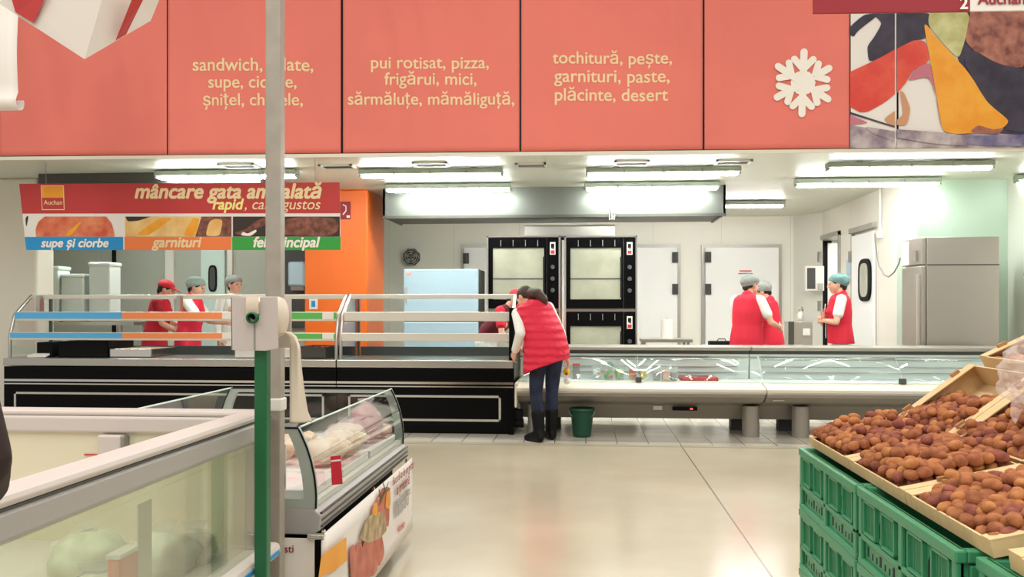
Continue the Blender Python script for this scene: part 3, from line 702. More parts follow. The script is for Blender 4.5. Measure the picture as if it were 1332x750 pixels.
nt_ = thing('white_notice', 'white sticker with a blue square on the orange column', 'sticker', (a.x, 11.38, b.z)); build('sheet', MB().box((a.x, 11.374, b.z), (b.x, 11.379, a.z)), 'paper_white', nt_); a2, b2 = P(405, 391, 11.37), P(410, 399, 11.37); build('mark', MB().box((a2.x, 11.371, b2.z), (b2.x, 11.374, a2.z)), 'blue_print', nt_)

# ================================================================== HOT FOOD CABINETS
CYF = 9.05
def Zc(y, Y=CYF): return P(540, y, Y).z
SEG = (('rail_blue', 4, 160), ('rail_orange', 160, 301), ('rail_green', 380, 438))
def cabinet(x0, x1, label, colours):
    X0, X1 = P(x0, 500, CYF).x, P(x1, 500, CYF).x
    r = thing('food_display_cabinet', label, 'display cabinet', ((X0 + X1) / 2, 9.5, 0), 'black food display cabinets')
    zd = Zc(468)
    build('base', MB().box((X0, CYF, .0), (X1, 9.98, Zc(478) - .01)), 'black_gloss', r, bevel=.004)
    build('deck', MB().box((X0, CYF - .02, Zc(478)), (X1, 9.95, zd)), 'steel', r, bevel=.008)
    tr = MB()
    for ya, yb_ in ((496, 499), (501.5, 503)): tr.box((X0, CYF - .018, Zc(yb_)), (X1, CYF, Zc(ya)))
    build('trim_strip', tr, 'chrome', r)
    f = MB(); xa, xb = X0 + .12, X1 - .13; za, zb_ = Zc(547), Zc(513.5); t = .022
    for b_ in (((xa, zb_ - t), (xb, zb_)), ((xa, za), (xb, za + t)), ((xa, za), (xa + t, zb_)), ((xb - t, za), (xb, zb_))):
        f.box((b_[0][0], CYF - .008, b_[0][1]), (b_[1][0], CYF, b_[1][1]))
    build('panel_frame', f, 'aluminium', r)
    rails = (('top_rail', 382.5, 388.5, 9.5), ('shelf_rail', 405.5, 417.5, 9.2), ('shelf_rail', 433, 443.5, 9.12))
    for nm, ya, yb_, Y in rails:
        za, zb_ = P(540, yb_, Y).z, P(540, ya, Y).z
        o = build(nm, MB().box((X0 + .03, Y - .012, za), (X1 - .03, Y + .02, zb_)), 'rail_cream', r, bevel=.006)
        if nm == 'shelf_rail':
            build('shelf_glass', MB().box((X0 + .03, Y + .022, (za + zb_) / 2 - .004), (X1 - .03, 9.85, (za + zb_) / 2 + .004)), 'glass_case', o)
            if colours:
                for c, p0, p1 in SEG:
                    a, b = P(max(p0, 12), 400, Y).x, P(p1, 400, Y).x
                    a = max(a, X0 + .031); b = min(b, X1 - .031)
                    build('colour_strip', MB().box((a, Y - .016, za + .022), (b, Y - .0125, zb_ - .006)), c, o)
                a, b = P(302, 400, Y).x, P(379, 400, Y).x
                build('price_strip', MB().box((a, Y - .016, za + .022), (b, Y - .0125, zb_ - .006)), 'letter_cream', o)
                for q in (290, 420):
                    a = P(q, 400, Y).x; build('price_label', MB().box((a, Y - .02, za + .02), (a + .12, Y - .0165, zb_ - .004)), 'paper_white', o)
    zt = P(540, 384, 9.5).z
    for X, s in ((X0, 1), (X1, -1)):
        Xc = X + s * .02
        prof = [(9.12, zd), (9.12, P(540, 438, 9.12).z), (9.2, P(540, 410, 9.2).z), (9.5, zt)]
        build('end_post', MB().tube([(Xc, y, z) for y, z in prof], .018, 10), 'steel', r)
        build('rear_post', MB().box((Xc - .012, 9.84, zd), (Xc + .012, 9.88, zt + .02)).tube([(Xc, 9.86, zt), (Xc, 9.5, zt)], .012), 'dark_grey', r)
        build('end_glass', MB().prism([(X + s * .004, y, z) for y, z in prof + [(9.86, zt), (9.86, zd)]], (s * .004, 0, 0)), 'glass_case', r)
    for k in range(1, 3 if x1 - x0 > 300 else 1):
        Xk = X0 + (X1 - X0) * (.04 + .55 * (k - 1)) if k == 1 else P(236, 400, 9.5).x
        build('hanger', MB().box((Xk - .02, 9.42, P(540, 410, 9.42).z), (Xk + .02, 9.5, zt)), 'steel', r)
    build('back_panel', MB().box((X0 + .03, 9.9, zd), (X1 - .03, 9.93, zd + .10)), 'dark_grey', r)
    return r, zd, X0, X1
cabL, zd, cX0, cX1 = cabinet(5, 437.5, 'long black food display cabinet with blue, orange and green shelf edges', True)
cabR, zd, dX0, dX1 = cabinet(438.5, 668, 'black food display cabinet with plain steel shelf edges beside the bending woman', False)
sd_ = MB().prism([(dX1 - .05, CYF - .03, .0), (dX1 - .05, 9.1, Zc(400)), (dX1 - .05, 9.2, Zc(400)), (dX1 - .05, 9.99, .7), (dX1 - .05, 9.99, 0)], (.055, 0, 0))
build('end_panel', sd_, 'black_gloss', cabR)
cs_ = MB().box((dX1 + .006, 9.06, .15), (dX1 + .09, 9.16, .25)).cyl((dX1 + .006, 9.1, .11), (dX1 + .10, 9.1, .11), .045)
build('control_box', cs_, 'black_matte', cabR)
# goods on the decks
def tray(name, label, xa, xb, Y0, Y1, z, h, m, fill, cat='tray', group=None):
    r = thing(name, label, cat, ((xa + xb) / 2, (Y0 + Y1) / 2, z), group)
    w = .012
    build('rim', MB().box((xa, Y0, z), (xa + w, Y1, z + h)).box((xb - w, Y0, z), (xb, Y1, z + h)).box((xa, Y0, z), (xb, Y0 + w, z + h)).box((xa, Y1 - w, z), (xb, Y1, z + h)).box((xa, Y0, z), (xb, Y1, z + .01)), m, r, bevel=.004)
    if fill:
        o = build('contents', MB().sheet(lambda u, v: Vector((xa + w + (xb - xa - 2 * w) * u, Y0 + w + (Y1 - Y0 - 2 * w) * v, z + h * .8 + .02 * noise(Vector((u * 9, v * 7, xa))))), 20, 12), fill, r)
    return r
zz = zd + .003
ax = lambda x: P(x, 455, 9.4).x
tray('food_tray', 'deep black food tray on the cabinet deck under the blue shelf edges', ax(86), ax(150), 9.25, 9.8, zz, .17, 'black_matte', None)
tray('food_tray', 'steel food tray with a shiny rim beside the deep black tray', ax(152), ax(206), 9.25, 9.8, zz, .09, 'chrome', 'meat_pink')
tray('food_tray', 'shallow dark tray of food in front of the hairnetted worker', ax(312), ax(384), 9.25, 9.8, zz, .1, 'paper_white', 'meat_pink')
tray('food_tray', 'dark tray of red food under the green shelf edges', ax(390), ax(430), 9.25, 9.8, zz, .12, 'steel_dark', 'vest_red')
pt = P(60, 462, 9.3)
sb = thing('scale_stand', 'black stand with a white pan at the pillar end of the cabinet deck', 'scale', (pt.x, 9.35, zz))
build('body', MB().box((pt.x - .08, 9.25, zz), (pt.x + .1, 9.5, zz + .16)), 'black_matte', sb, bevel=.01); build('pan', MB().prism([(pt.x - .14, 9.18, zz), (pt.x + .06, 9.18, zz), (pt.x + .08, 9.24, zz + .02), (pt.x - .1, 9.24, zz + .02)], (0, 0, .02)), 'paper_white', sb); build('column', MB().box((pt.x + .12, 9.4, zz), (pt.x + .17, 9.45, zz + .2)), 'paper_white', sb)

# ================================================================== LOW REFRIGERATED COUNTERS
def counter(x0, x1, label, legs):
    X0 = P(x0, 520, 8.9).x; X1 = P(x1, 520, 8.9).x
    r = thing('refrigerated_counter', label, 'refrigerated counter', ((X0 + X1) / 2, 9.4, 0), 'low refrigerated counters')
    ext = (X1 - X0, 0, 0)
    def pr(pts): return MB().prism([(X0, y, z) for y, z in pts], ext)
    build('body', pr([(8.82, .46), (8.84, .42), (8.95, .36), (9.22, .30), (9.3, .15), (9.95, .15), (10.0, .80), (9.79, .80), (9.76, .53), (9.1, .53)]), 'counter_grey', r, bevel=.006)
    build('front_rim', pr([(8.80, .462), (8.795, .50), (8.84, .52), (9.05, .548), (9.12, .545), (9.12, .531), (8.86, .462)]), 'counter_cream', r, bevel=.006)
    build('bumper', pr([(8.785, .455), (8.785, .47), (8.80, .472), (8.82, .455)]), 'rail_grey', r)
    build('inner_floor', pr([(9.12, .531), (9.76, .531), (9.76, .536), (9.12, .536)]), 'counter_inner', r)
    build('inner_back', pr([(9.75, .536), (9.72, .80), (9.76, .80), (9.77, .536)]), 'counter_inner', r)
    lv = MB()
    for z in (.60, .66, .735, .765): lv.box((X0 + .12, 9.715, z), (X1 - .12, 9.75, z + .006))
    build('louvre', lv, 'rail_grey', r)
    build('shadow_gap', pr([(9.70, .80), (9.70, .838), (10.0, .838), (10.0, .80)]), 'steel_dark', r)
    build('back_ledge', pr([(9.60, .842), (9.60, .878), (9.63, .885), (10.06, .885), (10.06, .84)]), 'counter_grey', r, bevel=.006)
    n = max(1, round((X1 - X0) / 1.25))
    for k in range(n):
        a = X0 + (X1 - X0) * k / n + .006; b = X0 + (X1 - X0) * (k + 1) / n - .006
        pts = [(9.03 + .02 * math.sin(math.pi * t) * -1 + .20 * t * t, .546 + .255 * t) for t in [q / 8 for q in range(9)]]
        g = build('front_glass', MB().sheet(lambda u, v: Vector((a + (b - a) * u, 9.03 + .22 * v ** 1.6, .547 + .25 * v)), 1, 8), 'glass_clear', r, thick=.006)
        if k: build('glass_clamp', MB().box((a - .035, 9.0, .55), (a + .023, 9.06, .60)), 'dark_grey', r, bevel=.004)
    for lx, front in legs:
        p = P(lx, 540, 9.1 if front else 9.6)
        if front: build('pedestal', MB().prism([(p.x + .085 * math.cos(t), 9.12 + .085 * math.sin(t), 0) for t in [k * math.pi / 10 for k in range(20)]], (0, 0, .31)), 'counter_grey', r)
        else: build('rear_pedestal', MB().box((p.x - .08, 9.55, 0), (p.x + .08, 9.7, .16)), 'dark_grey', r)
    return r, X0, X1
ct1, kX0, kX1 = counter(673, 994, 'low refrigerated counter standing behind the woman in jeans', ((697, True), (977, True), (960, False), (720, False)))
ct2, lX0, lX1 = counter(995.5, 1370, 'low refrigerated counter, the one partly hidden by the fruit display', ((1042, True), (1022, False), (1330, True), (1144, False)))
build('end_cap', MB().box((kX0 - .02, 8.80, .30), (kX0 + .004, 9.98, .55)), 'counter_cream', ct1, bevel=.02)
p = P(890, 527, 9.22)
p.z = .265
dsp = build('display', MB().box((p.x - .12, 9.19, p.z - .02), (p.x + .13, 9.25, p.z + .014)), 'black_gloss', ct1)
build('digits', MB().box((p.x + .055, 9.186, p.z - .01), (p.x + .085, 9.19, p.z + .006)), 'display_red', dsp)
p = P(856, 528, 9.2); p.z = .27; build('plate', MB().box((p.x - .05, 9.19, p.z - .02), (p.x + .04, 9.2, p.z + .02)), 'aluminium', ct1)
p = P(1013, 518, 8.92); build('plate', MB().box((p.x - .06, 8.9, p.z - .022), (p.x + .05, 8.96, p.z + .022)), 'paper_white', ct2)
# goods in the counter
zf = .537
def clam(x0, x1, label, cols, h=.12, Y=9.45):
    a, b = P(x0, 490, Y).x, P(x1, 490, Y).x
    r = thing('salad_box', label, 'salad box', ((a + b) / 2, Y, zf), 'clear boxes in the low counter')
    build('base', MB().box((a, Y - .09, zf), (b, Y + .09, zf + h)), 'clear_plastic', r, bevel=.012)
    build('lid', MB().box((a - .006, Y - .096, zf + h), (b + .006, Y + .096, zf + h + .02)), 'clear_plastic', r, bevel=.006)
    ct = MB()
    for k in range(14): ct.ell((a + .03 + (b - a - .06) * random.random(), Y - .05 + .1 * random.random(), zf + .03 + (h - .05) * random.random()), (.034, .03, .026), random.randrange(len(cols)), 8, 5)
    build('contents', ct, cols, r)
    if x0 in (786, 799): build('sprig', MB().ell(((a + b) / 2, Y, zf + h + .055), (.05, .04, .03), 0, 10, 6).ell(((a + b) / 2 + .04, Y, zf + h + .04), (.03, .03, .02), 0, 8, 5), 'net_green', r)
    return r
clam(771, 782, 'narrow clear box of salad nearest the hanging hand', ['mint_white', 'rail_green', 'meat_pink'], .12)
clam(786, 797, 'clear salad box filled with red pieces, first of the pair in the counter', ['red_plastic', 'meat_pink', 'rail_green'])
clam(800, 811, 'clear salad box filled with yellow-green pieces next to the red one', ['yellow_pack', 'rail_green', 'mint_white'])
clam(818, 828, 'clear salad box with red fruit pieces standing apart from the pair', ['red_plastic', 'vest_red', 'ph_orange'])
clam(830, 841, 'clear box of green salad beside the large plastic box', ['rail_green', 'yellow_pack'])
lb = thing('plastic_box', 'large clear plastic box with pink and grey packs in the counter', 'plastic box', (P(862, 490, 9.35).x, 9.35, zf))
a, b = P(845, 490, 9.35).x, P(881, 490, 9.35).x
build('box', MB().prism([(a + .02, 9.25, zf), (b - .02, 9.25, zf), (b, 9.25, zf + .17), (a, 9.25, zf + .17)], (0, .22, 0)), 'clear_plastic', lb, bevel=.008)
for k, (m, dx, w) in enumerate((('mid_grey', .04, .07), ('meat_pink', .13, .08), ('mid_grey', .22, .06))): build('pack', MB().box((a + dx, 9.3, zf + .004), (a + dx + w, 9.42, zf + .09 + .015 * (k == 1))), m, lb, bevel=.01)
tray('meat_tray', 'red tray of brown meat pieces in the counter beyond the plastic box', P(884, 490, 9.5).x, P(932, 490, 9.5).x, 9.36, 9.66, zf, .035, 'red_plastic', 'ph_meat')
gb = thing('grey_carton', 'small grey carton with a red top in the counter by the hanging hand', 'carton', (P(750, 480, 9.5).x, 9.5, zf)); a, b = P(745, 480, 9.5).x, P(754, 480, 9.5).x
build('box', MB().box((a, 9.45, zf), (b, 9.55, zf + .15)), 'mid_grey', gb, bevel=.004); build('lid', MB().box((a - .003, 9.447, zf + .15), (b + .003, 9.553, zf + .165)), 'red_plastic', gb)
# bucket
p = PZ(757, 567, 0)
bk = thing('bucket', 'dark green plastic bucket under the low refrigerated counter', 'bucket', (p.x, p.y - .02, 0))
bk.scale = (1, 1, .92)
build('shell', MB().lathe([(.0, .004), (.085, 0), (.092, .03), (.118, .29), (.128, .30), (.128, .315), (.112, .315), (.086, .03), (0, .02)], (0, 0, 0), 28), 'green_bucket', bk, world=False)
build('rim_band', MB().lathe([(.122, .285), (.131, .288), (.131, .31), (.122, .313)], (0, 0, 0), 28), 'green_bucket', bk, world=False)
build('handle', MB().tube([(.13 * math.cos(t), -.03 - .10 * math.sin(t) * .4, .29 - .09 * math.sin(t)) for t in [k * math.pi / 12 for k in range(13)]], .004, 6), 'mid_grey', bk, world=False)

# ================================================================== PREPARED FOOD SIGN
SGY = 9.0
def S3(x, y, off=0): return P(x, y, SGY - off)
sg = thing('food_sign', 'long printed sign reading mâncare gata ambalată above the display cabinet', 'sign', S3(236, 325))
def quad(pts, off): return MB().prism([S3(x, y, off) for x, y in pts], (0, .003, 0))
full = [(25, 239), (442, 237), (443, 325), (34, 324.5)]
build('board', quad(full, .0), 'paper_white', sg)
sx = lambda y: 25 + (y - 239) * 9 / 86
build('red_band', quad([(25, 239), (442, 237), (442.5, 277), (sx(277), 277.5)], .004), 'sign_red', sg)
for (x0, x1, m) in ((sx(308), 160, 'blue_print'), (162, 301, 'orange_print'), (302, 443, 'green_print')):
    build('caption_band', quad([(x0, 308), (x1, 308), (x1, 325), (x0 + (2 if x0 < 60 else 0), 325)], .004), m, sg)
mat('soup', (206, 84, 56), .5, rgb2=(226, 140, 96), nscale=7); mat('potato', (228, 170, 92), .5, rgb2=(240, 208, 140), nscale=4); mat('grill', (150, 92, 72), .6, rgb2=(92, 52, 42), nscale=14)
mat('pan_dark', (52, 40, 34), .5)
fp = MB(); ml = ['soup', 'potato', 'grill', 'pan_dark', 'letter_white', 'ph_orange']
def fpoly(pts, mi, off):
    pts = chaikin(pts, lambda p: p[1] in (307.5, 281.5)); fp.add([S3(x, y, off) for x, y in pts], [tuple(range(len(pts)))], mi)
fpoly([(47, 307.5), (46, 298), (50, 288), (58, 281.5), (138, 281.5), (145, 290), (148, 300), (149, 307.5)], 0, .0045)
fpoly([(84, 306), (103, 288), (106, 289), (92, 307)], 5, .005)
fpoly([(33, 284), (35, 281), (37, 281), (34, 296)], 3, .0046)
fpoly([(163, 281.5), (301, 281.5), (301, 307.5), (163, 307.5)], 1, .0045)
fpoly([(163, 281.5), (196, 281.5), (180, 287), (166, 288)], 3, .0046)
fpoly([(176, 305), (208, 283), (226, 283), (192, 307)], 5, .0047); fpoly([(238, 307), (250, 283), (260, 284), (254, 307)], 5, .0047)
fpoly([(262, 281.5), (301, 281.5), (301, 307.5), (254, 307.5)], 2, .0046); fpoly([(267, 307), (272, 288), (280, 284), (290, 286), (286, 307)], 1, .0048)
fpoly([(303, 281.5), (442, 281.5), (442, 307.5), (303, 307.5)], 3, .0045)
fpoly([(304, 303), (320, 298), (332, 288), (346, 281.5), (352, 288), (330, 300), (314, 306)], 2, .0047)
fpoly([(313, 306), (316, 301), (322, 304), (333, 298), (334, 301), (326, 307)], 4, .0048)
fpoly([(368, 306), (366, 294), (374, 284), (398, 281.5), (434, 283), (441, 292), (438, 302), (426, 307)], 2, .0047)
build('food_print', fp, ml, sg)
N0 = (0, -1, 0)
def sgt(s, x0, x1, y, m, bold, shear=.22, h=None): text('lettering', s, m, sg, S3(x0, y, .006), S3(x1, y, .006), bold=bold, shear=shear)
sgt('mâncare gata ambalată', 176, 418, 257.5, 'letter_cream', .034)
sgt('rapid', 277, 317, 272, 'letter_yellow', .03); sgt(', cald, gustos', 318, 417, 272, 'letter_cream', .005)
sgt('supe și ciorbe', 54, 141, 321, 'letter_white', .034); sgt('garnituri', 198, 262, 321, 'letter_cream', .034); sgt('fel principal', 330, 416, 321, 'letter_white', .034)
lg = MB(); ml = ['letter_cream', 'ph_orange', 'sign_red']
for pts, mi, off in (([(53, 241), (83, 241), (84, 273), (54.5, 273)], 0, .0065), ([(54, 242), (82, 242), (82.3, 257), (54.5, 257)], 1, .0068), ([(54.5, 257), (82.3, 257), (83, 272), (55.3, 272)], 2, .0068)):
    lg.add([S3(x, y, off) for x, y in pts], [(0, 1, 2, 3)], mi)
lgo = build('logo', lg, ml, sg); text('lettering', 'Auchan', 'letter_cream', lgo, S3(57, 266, .007), S3(81, 266, .007), bold=.01)
for x in (60, 410):
    a = S3(x, 239); build('hanging_wire', MB().cyl((a.x, a.y, a.z), (a.x, a.y, CEIL), .003, 6), 'mid_grey', sg)

# ================================================================== HANGING THINGS IN THE HALL
AY = 6.0
a = P(1058, 17.5, AY); b = P(1262, 15, AY); c = P(1440, 12.5, AY)
ai = thing('aisle_sign', 'hanging dark red aisle sign with a white end over the food photo', 'sign', (a.x, AY, a.z))
build('board', MB().prism([(a.x, AY, a.z), (b.x, AY, b.z), (b.x, AY, b.z + .6), (a.x, AY, a.z + .6)], (0, .02, 0)), 'sign_darkred', ai, bevel=.003)
build('white_board', MB().prism([(b.x, AY, b.z + .004), (c.x, AY, c.z + .004), (c.x, AY, c.z + .6), (b.x, AY, b.z + .6)], (0, .02, 0)), 'paper_white', ai)
text('lettering', '2', 'letter_white', ai, P(1249, 11.5, AY - .005), P(1258.5, 11.5, AY - .005), bold=.03)
text('lettering', 'Auchan', 'sign_darkred', ai, P(1272, 5.5, AY - .005), P(1333, 5, AY - .005), bold=.03)
for x in (1120, 1400): q = P(x, 10, AY); build('hanging_wire', MB().cyl((q.x, AY + .01, q.z), (q.x, AY + .01, 6.2), .004, 6), 'mid_grey', ai)
# carton decoration, upper corner
hk = thing('hanging_carton', 'big white hanging carton with red stripes, one corner pointing down', 'hanging decoration', P(110, 40, 4.0))
mat('carton_white', (222, 214, 204), .6)
T0 = P(110, 77, 3.9); A0 = P(-30, -14, 4.0); B0 = P(196, 27, 4.15); E0 = P(150, -12, 3.9); B1 = P(212, -12, 4.15); A1 = P(-30, -60, 4.0); Tt = P(150, -60, 3.9); Bt = P(230, -60, 4.15)
Bk = P(110, -20, 4.9); 
build('shell', MB().add([T0, A0, A1, Tt, B0, Bt, Bk, B1], [(0, 1, 2, 3), (0, 3, 5, 7, 4), (0, 4, 6), (0, 6, 1), (1, 6, 2), (2, 6, 5, 3), (4, 7, 5, 6)]), 'carton_white', hk)
def onseg(p, q, r, u, v, off=-.004): return p + (q - p) * u + (r - p) * v + Vector((0, off, 0))
for pts_, Ys in (([(20, 16), (44, 30), (62, -12), (12, -12)], (3.95, 3.93, 3.91, 3.94)), ([(150, 53), (164, 45), (192, -12), (176, -12)], (3.98, 4.03, 4.0, 3.95))):
    build('red_stripe', MB().add([P(x, y, Y) for (x, y), Y in zip(pts_, Ys)], None), 'sign_red', hk)
build('hanging_wire', MB().cyl(tuple(P(150, -60, 4.3)), (P(150, -60, 4.3).x, 4.3, 6.2), .004, 6), 'mid_grey', hk)
# curled paper banner at the left edge
CYB = 6.5
a0, a1 = P(-60, 12, CYB), P(24, 16, CYB); zb_ = P(20, 140, CYB).z
pbn = thing('paper_banner', 'white paper banner with a curled lower edge in front of the plain red banner', 'banner', (a1.x, CYB, zb_))
prof = [(0, a1.z + .9), (0, a1.z)] + [(-.02 * math.sin(t * 3), a1.z + (zb_ + .12 - a1.z) * t) for t in [k / 8 for k in range(1, 9)]] + [(.03 - .06 * math.cos(t), zb_ + .05 - .06 * math.sin(t)) for t in [k * math.pi / 7 for k in range(-1, 9)]]
build('sheet', MB().sheet(lambda u, v: Vector((a0.x + (a1.x - a0.x) * u - .03 * max(0, (v - .5)) * u, CYB + prof[min(len(prof) - 1, round(v * (len(prof) - 1)))][0], prof[min(len(prof) - 1, round(v * (len(prof) - 1)))][1])), 6, len(prof) - 1), 'paper_white', pbn, thick=.006)
build('hanging_wire', MB().cyl((a1.x - .2, CYB, a1.z + .88), (a1.x - .2, CYB, 6.2), .004, 6), 'mid_grey', pbn)

# ================================================================== FOREGROUND: FREEZER
FX = -1.075; FYN, FYF = 1.34, 2.93
fz = thing('chest_freezer', 'long white chest freezer with a glass side in the foreground', 'freezer', (FX - .8, 2.1, 0))
XL_ = FX - 1.75
zg0, zg1 = .50, .858
build('lower_body', MB().box((XL_, FYN, .08), (FX - .01, FYF, zg0 - .04)).box((XL_ + .06, FYN + .06, 0), (FX - .08, FYF - .06, .08)), 'freezer_rim', fz, bevel=.01)
build('bumper', MB().box((XL_ - .01, FYN - .015, zg0 - .05), (FX + .035, FYF + .03, zg0)), 'freezer_rim', fz, bevel=.018)
build('bumper_stripe', MB().box((FX + .034, FYN, zg0 - .035), (FX + .038, FYF, zg0 - .022)), 'blue_print', fz)
build('rim_rail', MB().box((FX - .03, FYN, zg1), (FX, FYF + .02, .925)), 'rail_grey', fz, bevel=.012)
build('rim_cap', MB().box((FX - .085, FYN, .926), (FX + .003, FYF + .02, .953)), 'freezer_rim', fz, bevel=.012)
build('rim_joint', MB().box((FX - .02, FYN, .922), (FX + .001, FYF + .02, .928)), 'dark_grey', fz)
build('side_glass', MB().box((FX - .012, FYN + .02, zg0), (FX - .006, FYF - .03, zg1)), 'glass_green', fz)
build('inner_glass', MB().box((FX - .05, FYN + .02, zg0), (FX - .046, FYF - .06, zg1)), 'glass_green', fz)
for y in (FYF - .035, FYF - .09): build('corner_profile', MB().box((FX - .05, y, zg0), (FX - .002, y + .022, zg1)), 'rail_grey', fz, bevel=.004)
# far end: outer white wall with a stepped rim, cream inside
build('end_wall', MB().box((XL_, FYF - .02, zg0 - .04), (FX - .03, FYF + .04, .905)), 'freezer_rim', fz)
build('end_rim', MB().box((XL_, FYF - .05, .875), (FX - .03, FYF + .06, .93)).box((XL_, FYF - .04, .93), (FX - .03, FYF + .06, .948)), 'freezer_rim', fz, bevel=.008)
build('liner', MB().box((XL_ + .05, FYF - .03, .30), (FX - .055, FYF - .022, .874)).box((XL_ + .05, FYN + .02, zg0 - .035), (FX - .055, FYF - .03, zg0 - .02)).box((XL_, FYN, zg0 - .04), (XL_ + .05, FYF, .90)), 'cream_inner', fz)
build('near_wall', MB().box((XL_, FYN, zg0 - .04), (FX - .05, FYN + .03, .92)), 'freezer_rim', fz)
a, b = P(131, 563, FYF - .05), P(161, 601, FYF - .05)
tb = build('thermostat', MB().box((a.x, FYF - .075, b.z), (b.x, FYF - .03, a.z - .005)), 'freezer_rim', fz, bevel=.005)
build('thermostat_side', MB().box((b.x, FYF - .07, b.z + .01), (b.x + .01, FYF - .03, a.z - .012)), 'mid_grey', tb)
a, b = P(108, 592, FYF - .04), P(128, 587, FYF - .04)
build('fill_mark', MB().box((a.x, FYF - .034, a.z), (b.x, FYF - .031, a.z + .004)).box((b.x - .004, FYF - .034, a.z), (b.x, FYF - .031, b.z)), 'red_plastic', fz)
build('inner_divider', MB().box((FX - .062, 2.16, zg0 - .02), (FX - .058, 2.23, .80)), 'freezer_rim', fz)
# frozen packs
def lump(name, label, cat, c, r, m, group, seed, film_m=None):
    root = thing(name, label, cat, (c[0], c[1], c[2] - r[2]), group)
    mb = MB(); nu, nv = 22, 14; vs = []
    for j in range(nv + 1):
        t = math.pi * j / nv
        for i in range(nu):
            p = 2 * math.pi * i / nu; q = Vector((math.sin(t) * math.cos(p), math.sin(t) * math.sin(p), math.cos(t)))
            d = 1 + .22 * noise(q * 2.2 + Vector((seed, 0, 0))) + .10 * noise(q * 5 + Vector((0, seed, 0)))
            z = max(-.85, q.z * d)
            vs.append(Vector((c[0] + r[0] * q.x * d, c[1] + r[1] * q.y * d, c[2] + r[2] * z)))
    mb.add(vs, [(j * nu + i, (j + 1) * nu + i, (j + 1) * nu + (i + 1) % nu, j * nu + (i + 1) % nu) for j in range(nv) for i in range(nu)], 0, True)
    build('contents', mb, m, root)
    if film_m:
        mb2 = MB(); mb2.add([c_ + (c_ - Vector(c)) * .06 + Vector((0, 0, .004)) for c_ in vs], mb.f, 0, False)
        build('wrapper', mb2, film_m, root)
        tw = Vector((c[0], c[1], c[2] + r[2] * 1.05)); build('wrapper_end', MB().prism([tw + Vector((-.03, 0, 0)), tw + Vector((.03, 0, 0)), tw + Vector((.045, .01, .035)), tw + Vector((-.04, -.01, .03))], (0, .004, 0)), film_m, root)
    return root
fb = zg0 - .02
for i, (px, py, rx, ry, rz, m, lb) in enumerate((
        (215, 735, .10, .11, .075, 'frozen_pale', 'frosted pale green bag lying against the freezer glass, biggest of them'),
        (120, 745, .09, .09, .07, 'frozen_pale', 'frosted bag in the freezer just before the biggest one'),
        (40, 740, .09, .09, .07, 'frozen_pale', 'frosted bag at the near end of the freezer glass'),
        (272, 712, .07, .09, .06, 'frozen_pale', 'small frosted bag toward the far end of the freezer'),
        (180, 690, .10, .13, .08, 'frozen_pale', 'frosted grey-green bag standing behind the bags at the glass'))):
    q = PX(px, py, FX - .19 - .06 * (i == 4)); lump('frozen_bag', lb, 'frozen food', (FX - .075 - rx * 1.25 - .21 * (i == 4), min(q.y, 2.7) + .0, fb + rz * .86), (rx, ry, rz), m, 'frozen bags in the chest freezer', i * 3.7, 'clear_plastic')
q = PX(129, 708, FX - .14); ob = thing('frozen_carton', 'small orange-red frozen carton seen through the freezer glass', 'frozen food', (FX - .12, q.y, fb + .17))
lump_z = fb
ob.location.z = fb
build('box', MB().box((FX - .095, q.y - .05, fb), (FX - .06, q.y + .05, fb + .21)), 'frozen_orange', ob, bevel=.01); build('flap', MB().box((FX - .096, q.y - .05, fb + .205), (FX - .059, q.y + .05, fb + .215)), 'paper_white', ob)

# ------------------------------------------------------------------ pole, green post, bag dispenser
pc = P(358, 500, 3.02); 
pole = thing('support_pole', 'tall square grey metal pole rising past the red banners', 'pole', (pc.x, 3.02, 0))
build('tube', MB().box((pc.x - .027, 2.995, 0), (pc.x + .027, 3.045, 6.2)), 'pole_grey', pole, bevel=.004)
build('foot_plate', MB().box((pc.x - .07, 2.96, 0), (pc.x + .07, 3.09, .012)), 'steel_dark', pole)
build('clamp', MB().box((pc.x - .032, 2.99, .94), (pc.x + .032, 3.05, .985)), 'white_paint', pole, bevel=.005)
GYP = 2.70; gc = P(341.5, 600, GYP); gt = P(341, 452, GYP)
gp = thing('green_post', 'dark green post carrying the plastic bag dispenser', 'post', (gc.x, GYP, 0))
gx = max(gc.x, FX + .042 + .021)
build('tube', MB().box((gx - .020, GYP - .02, 0), (gx + .020, GYP + .02, gt.z + .02)), 'post_green', gp, bevel=.004)
build('foot_plate', MB().box((gx - .05, GYP - .06, 0), (gx + .06, GYP + .06, .01)), 'post_green', gp)
DY = 2.655
def D(x, y, off=0): return P(x, y, DY - off)
ds = thing('bag_dispenser', 'grey metal bag dispenser plate mounted on the green post', 'bag dispenser', (gx, DY, gt.z))
pl = [(300, 386), (322, 386), (322, 408), (324, 412), (330, 416), (336, 412), (338, 408), (338, 386), (361, 386), (362, 453), (345, 456), (301, 455)]
build('front_plate', MB().prism([D(x, y) for x, y in pl], (0, .003, 0)), 'holder_grey', ds, bevel=.001)
a = D(300, 386); b = D(301, 455); build('side_plate', MB().prism([a, b, (b.x, b.y + .15, b.z), (a.x, a.y + .15, a.z)], (.003, 0, 0)), 'holder_grey', ds)
a = D(300, 386); b = D(378, 455); build('back_plate', MB().box((a.x, DY + .15, b.z), (P(379, 400, DY + .15).x, DY + .153, a.z)), 'holder_grey', ds)
s0, s1 = D(331, 418), D(332, 455); build('slit', MB().box((s0.x - .002, DY - .0015, s1.z), (s0.x + .003, DY - .0005, s0.z)), 'mid_grey', ds)
rc = D(330, 413)
ro = thing('bag_roll', 'roll of plastic bags with a green core poking out of the dispenser front', 'bag roll', (rc.x, DY, rc.z))
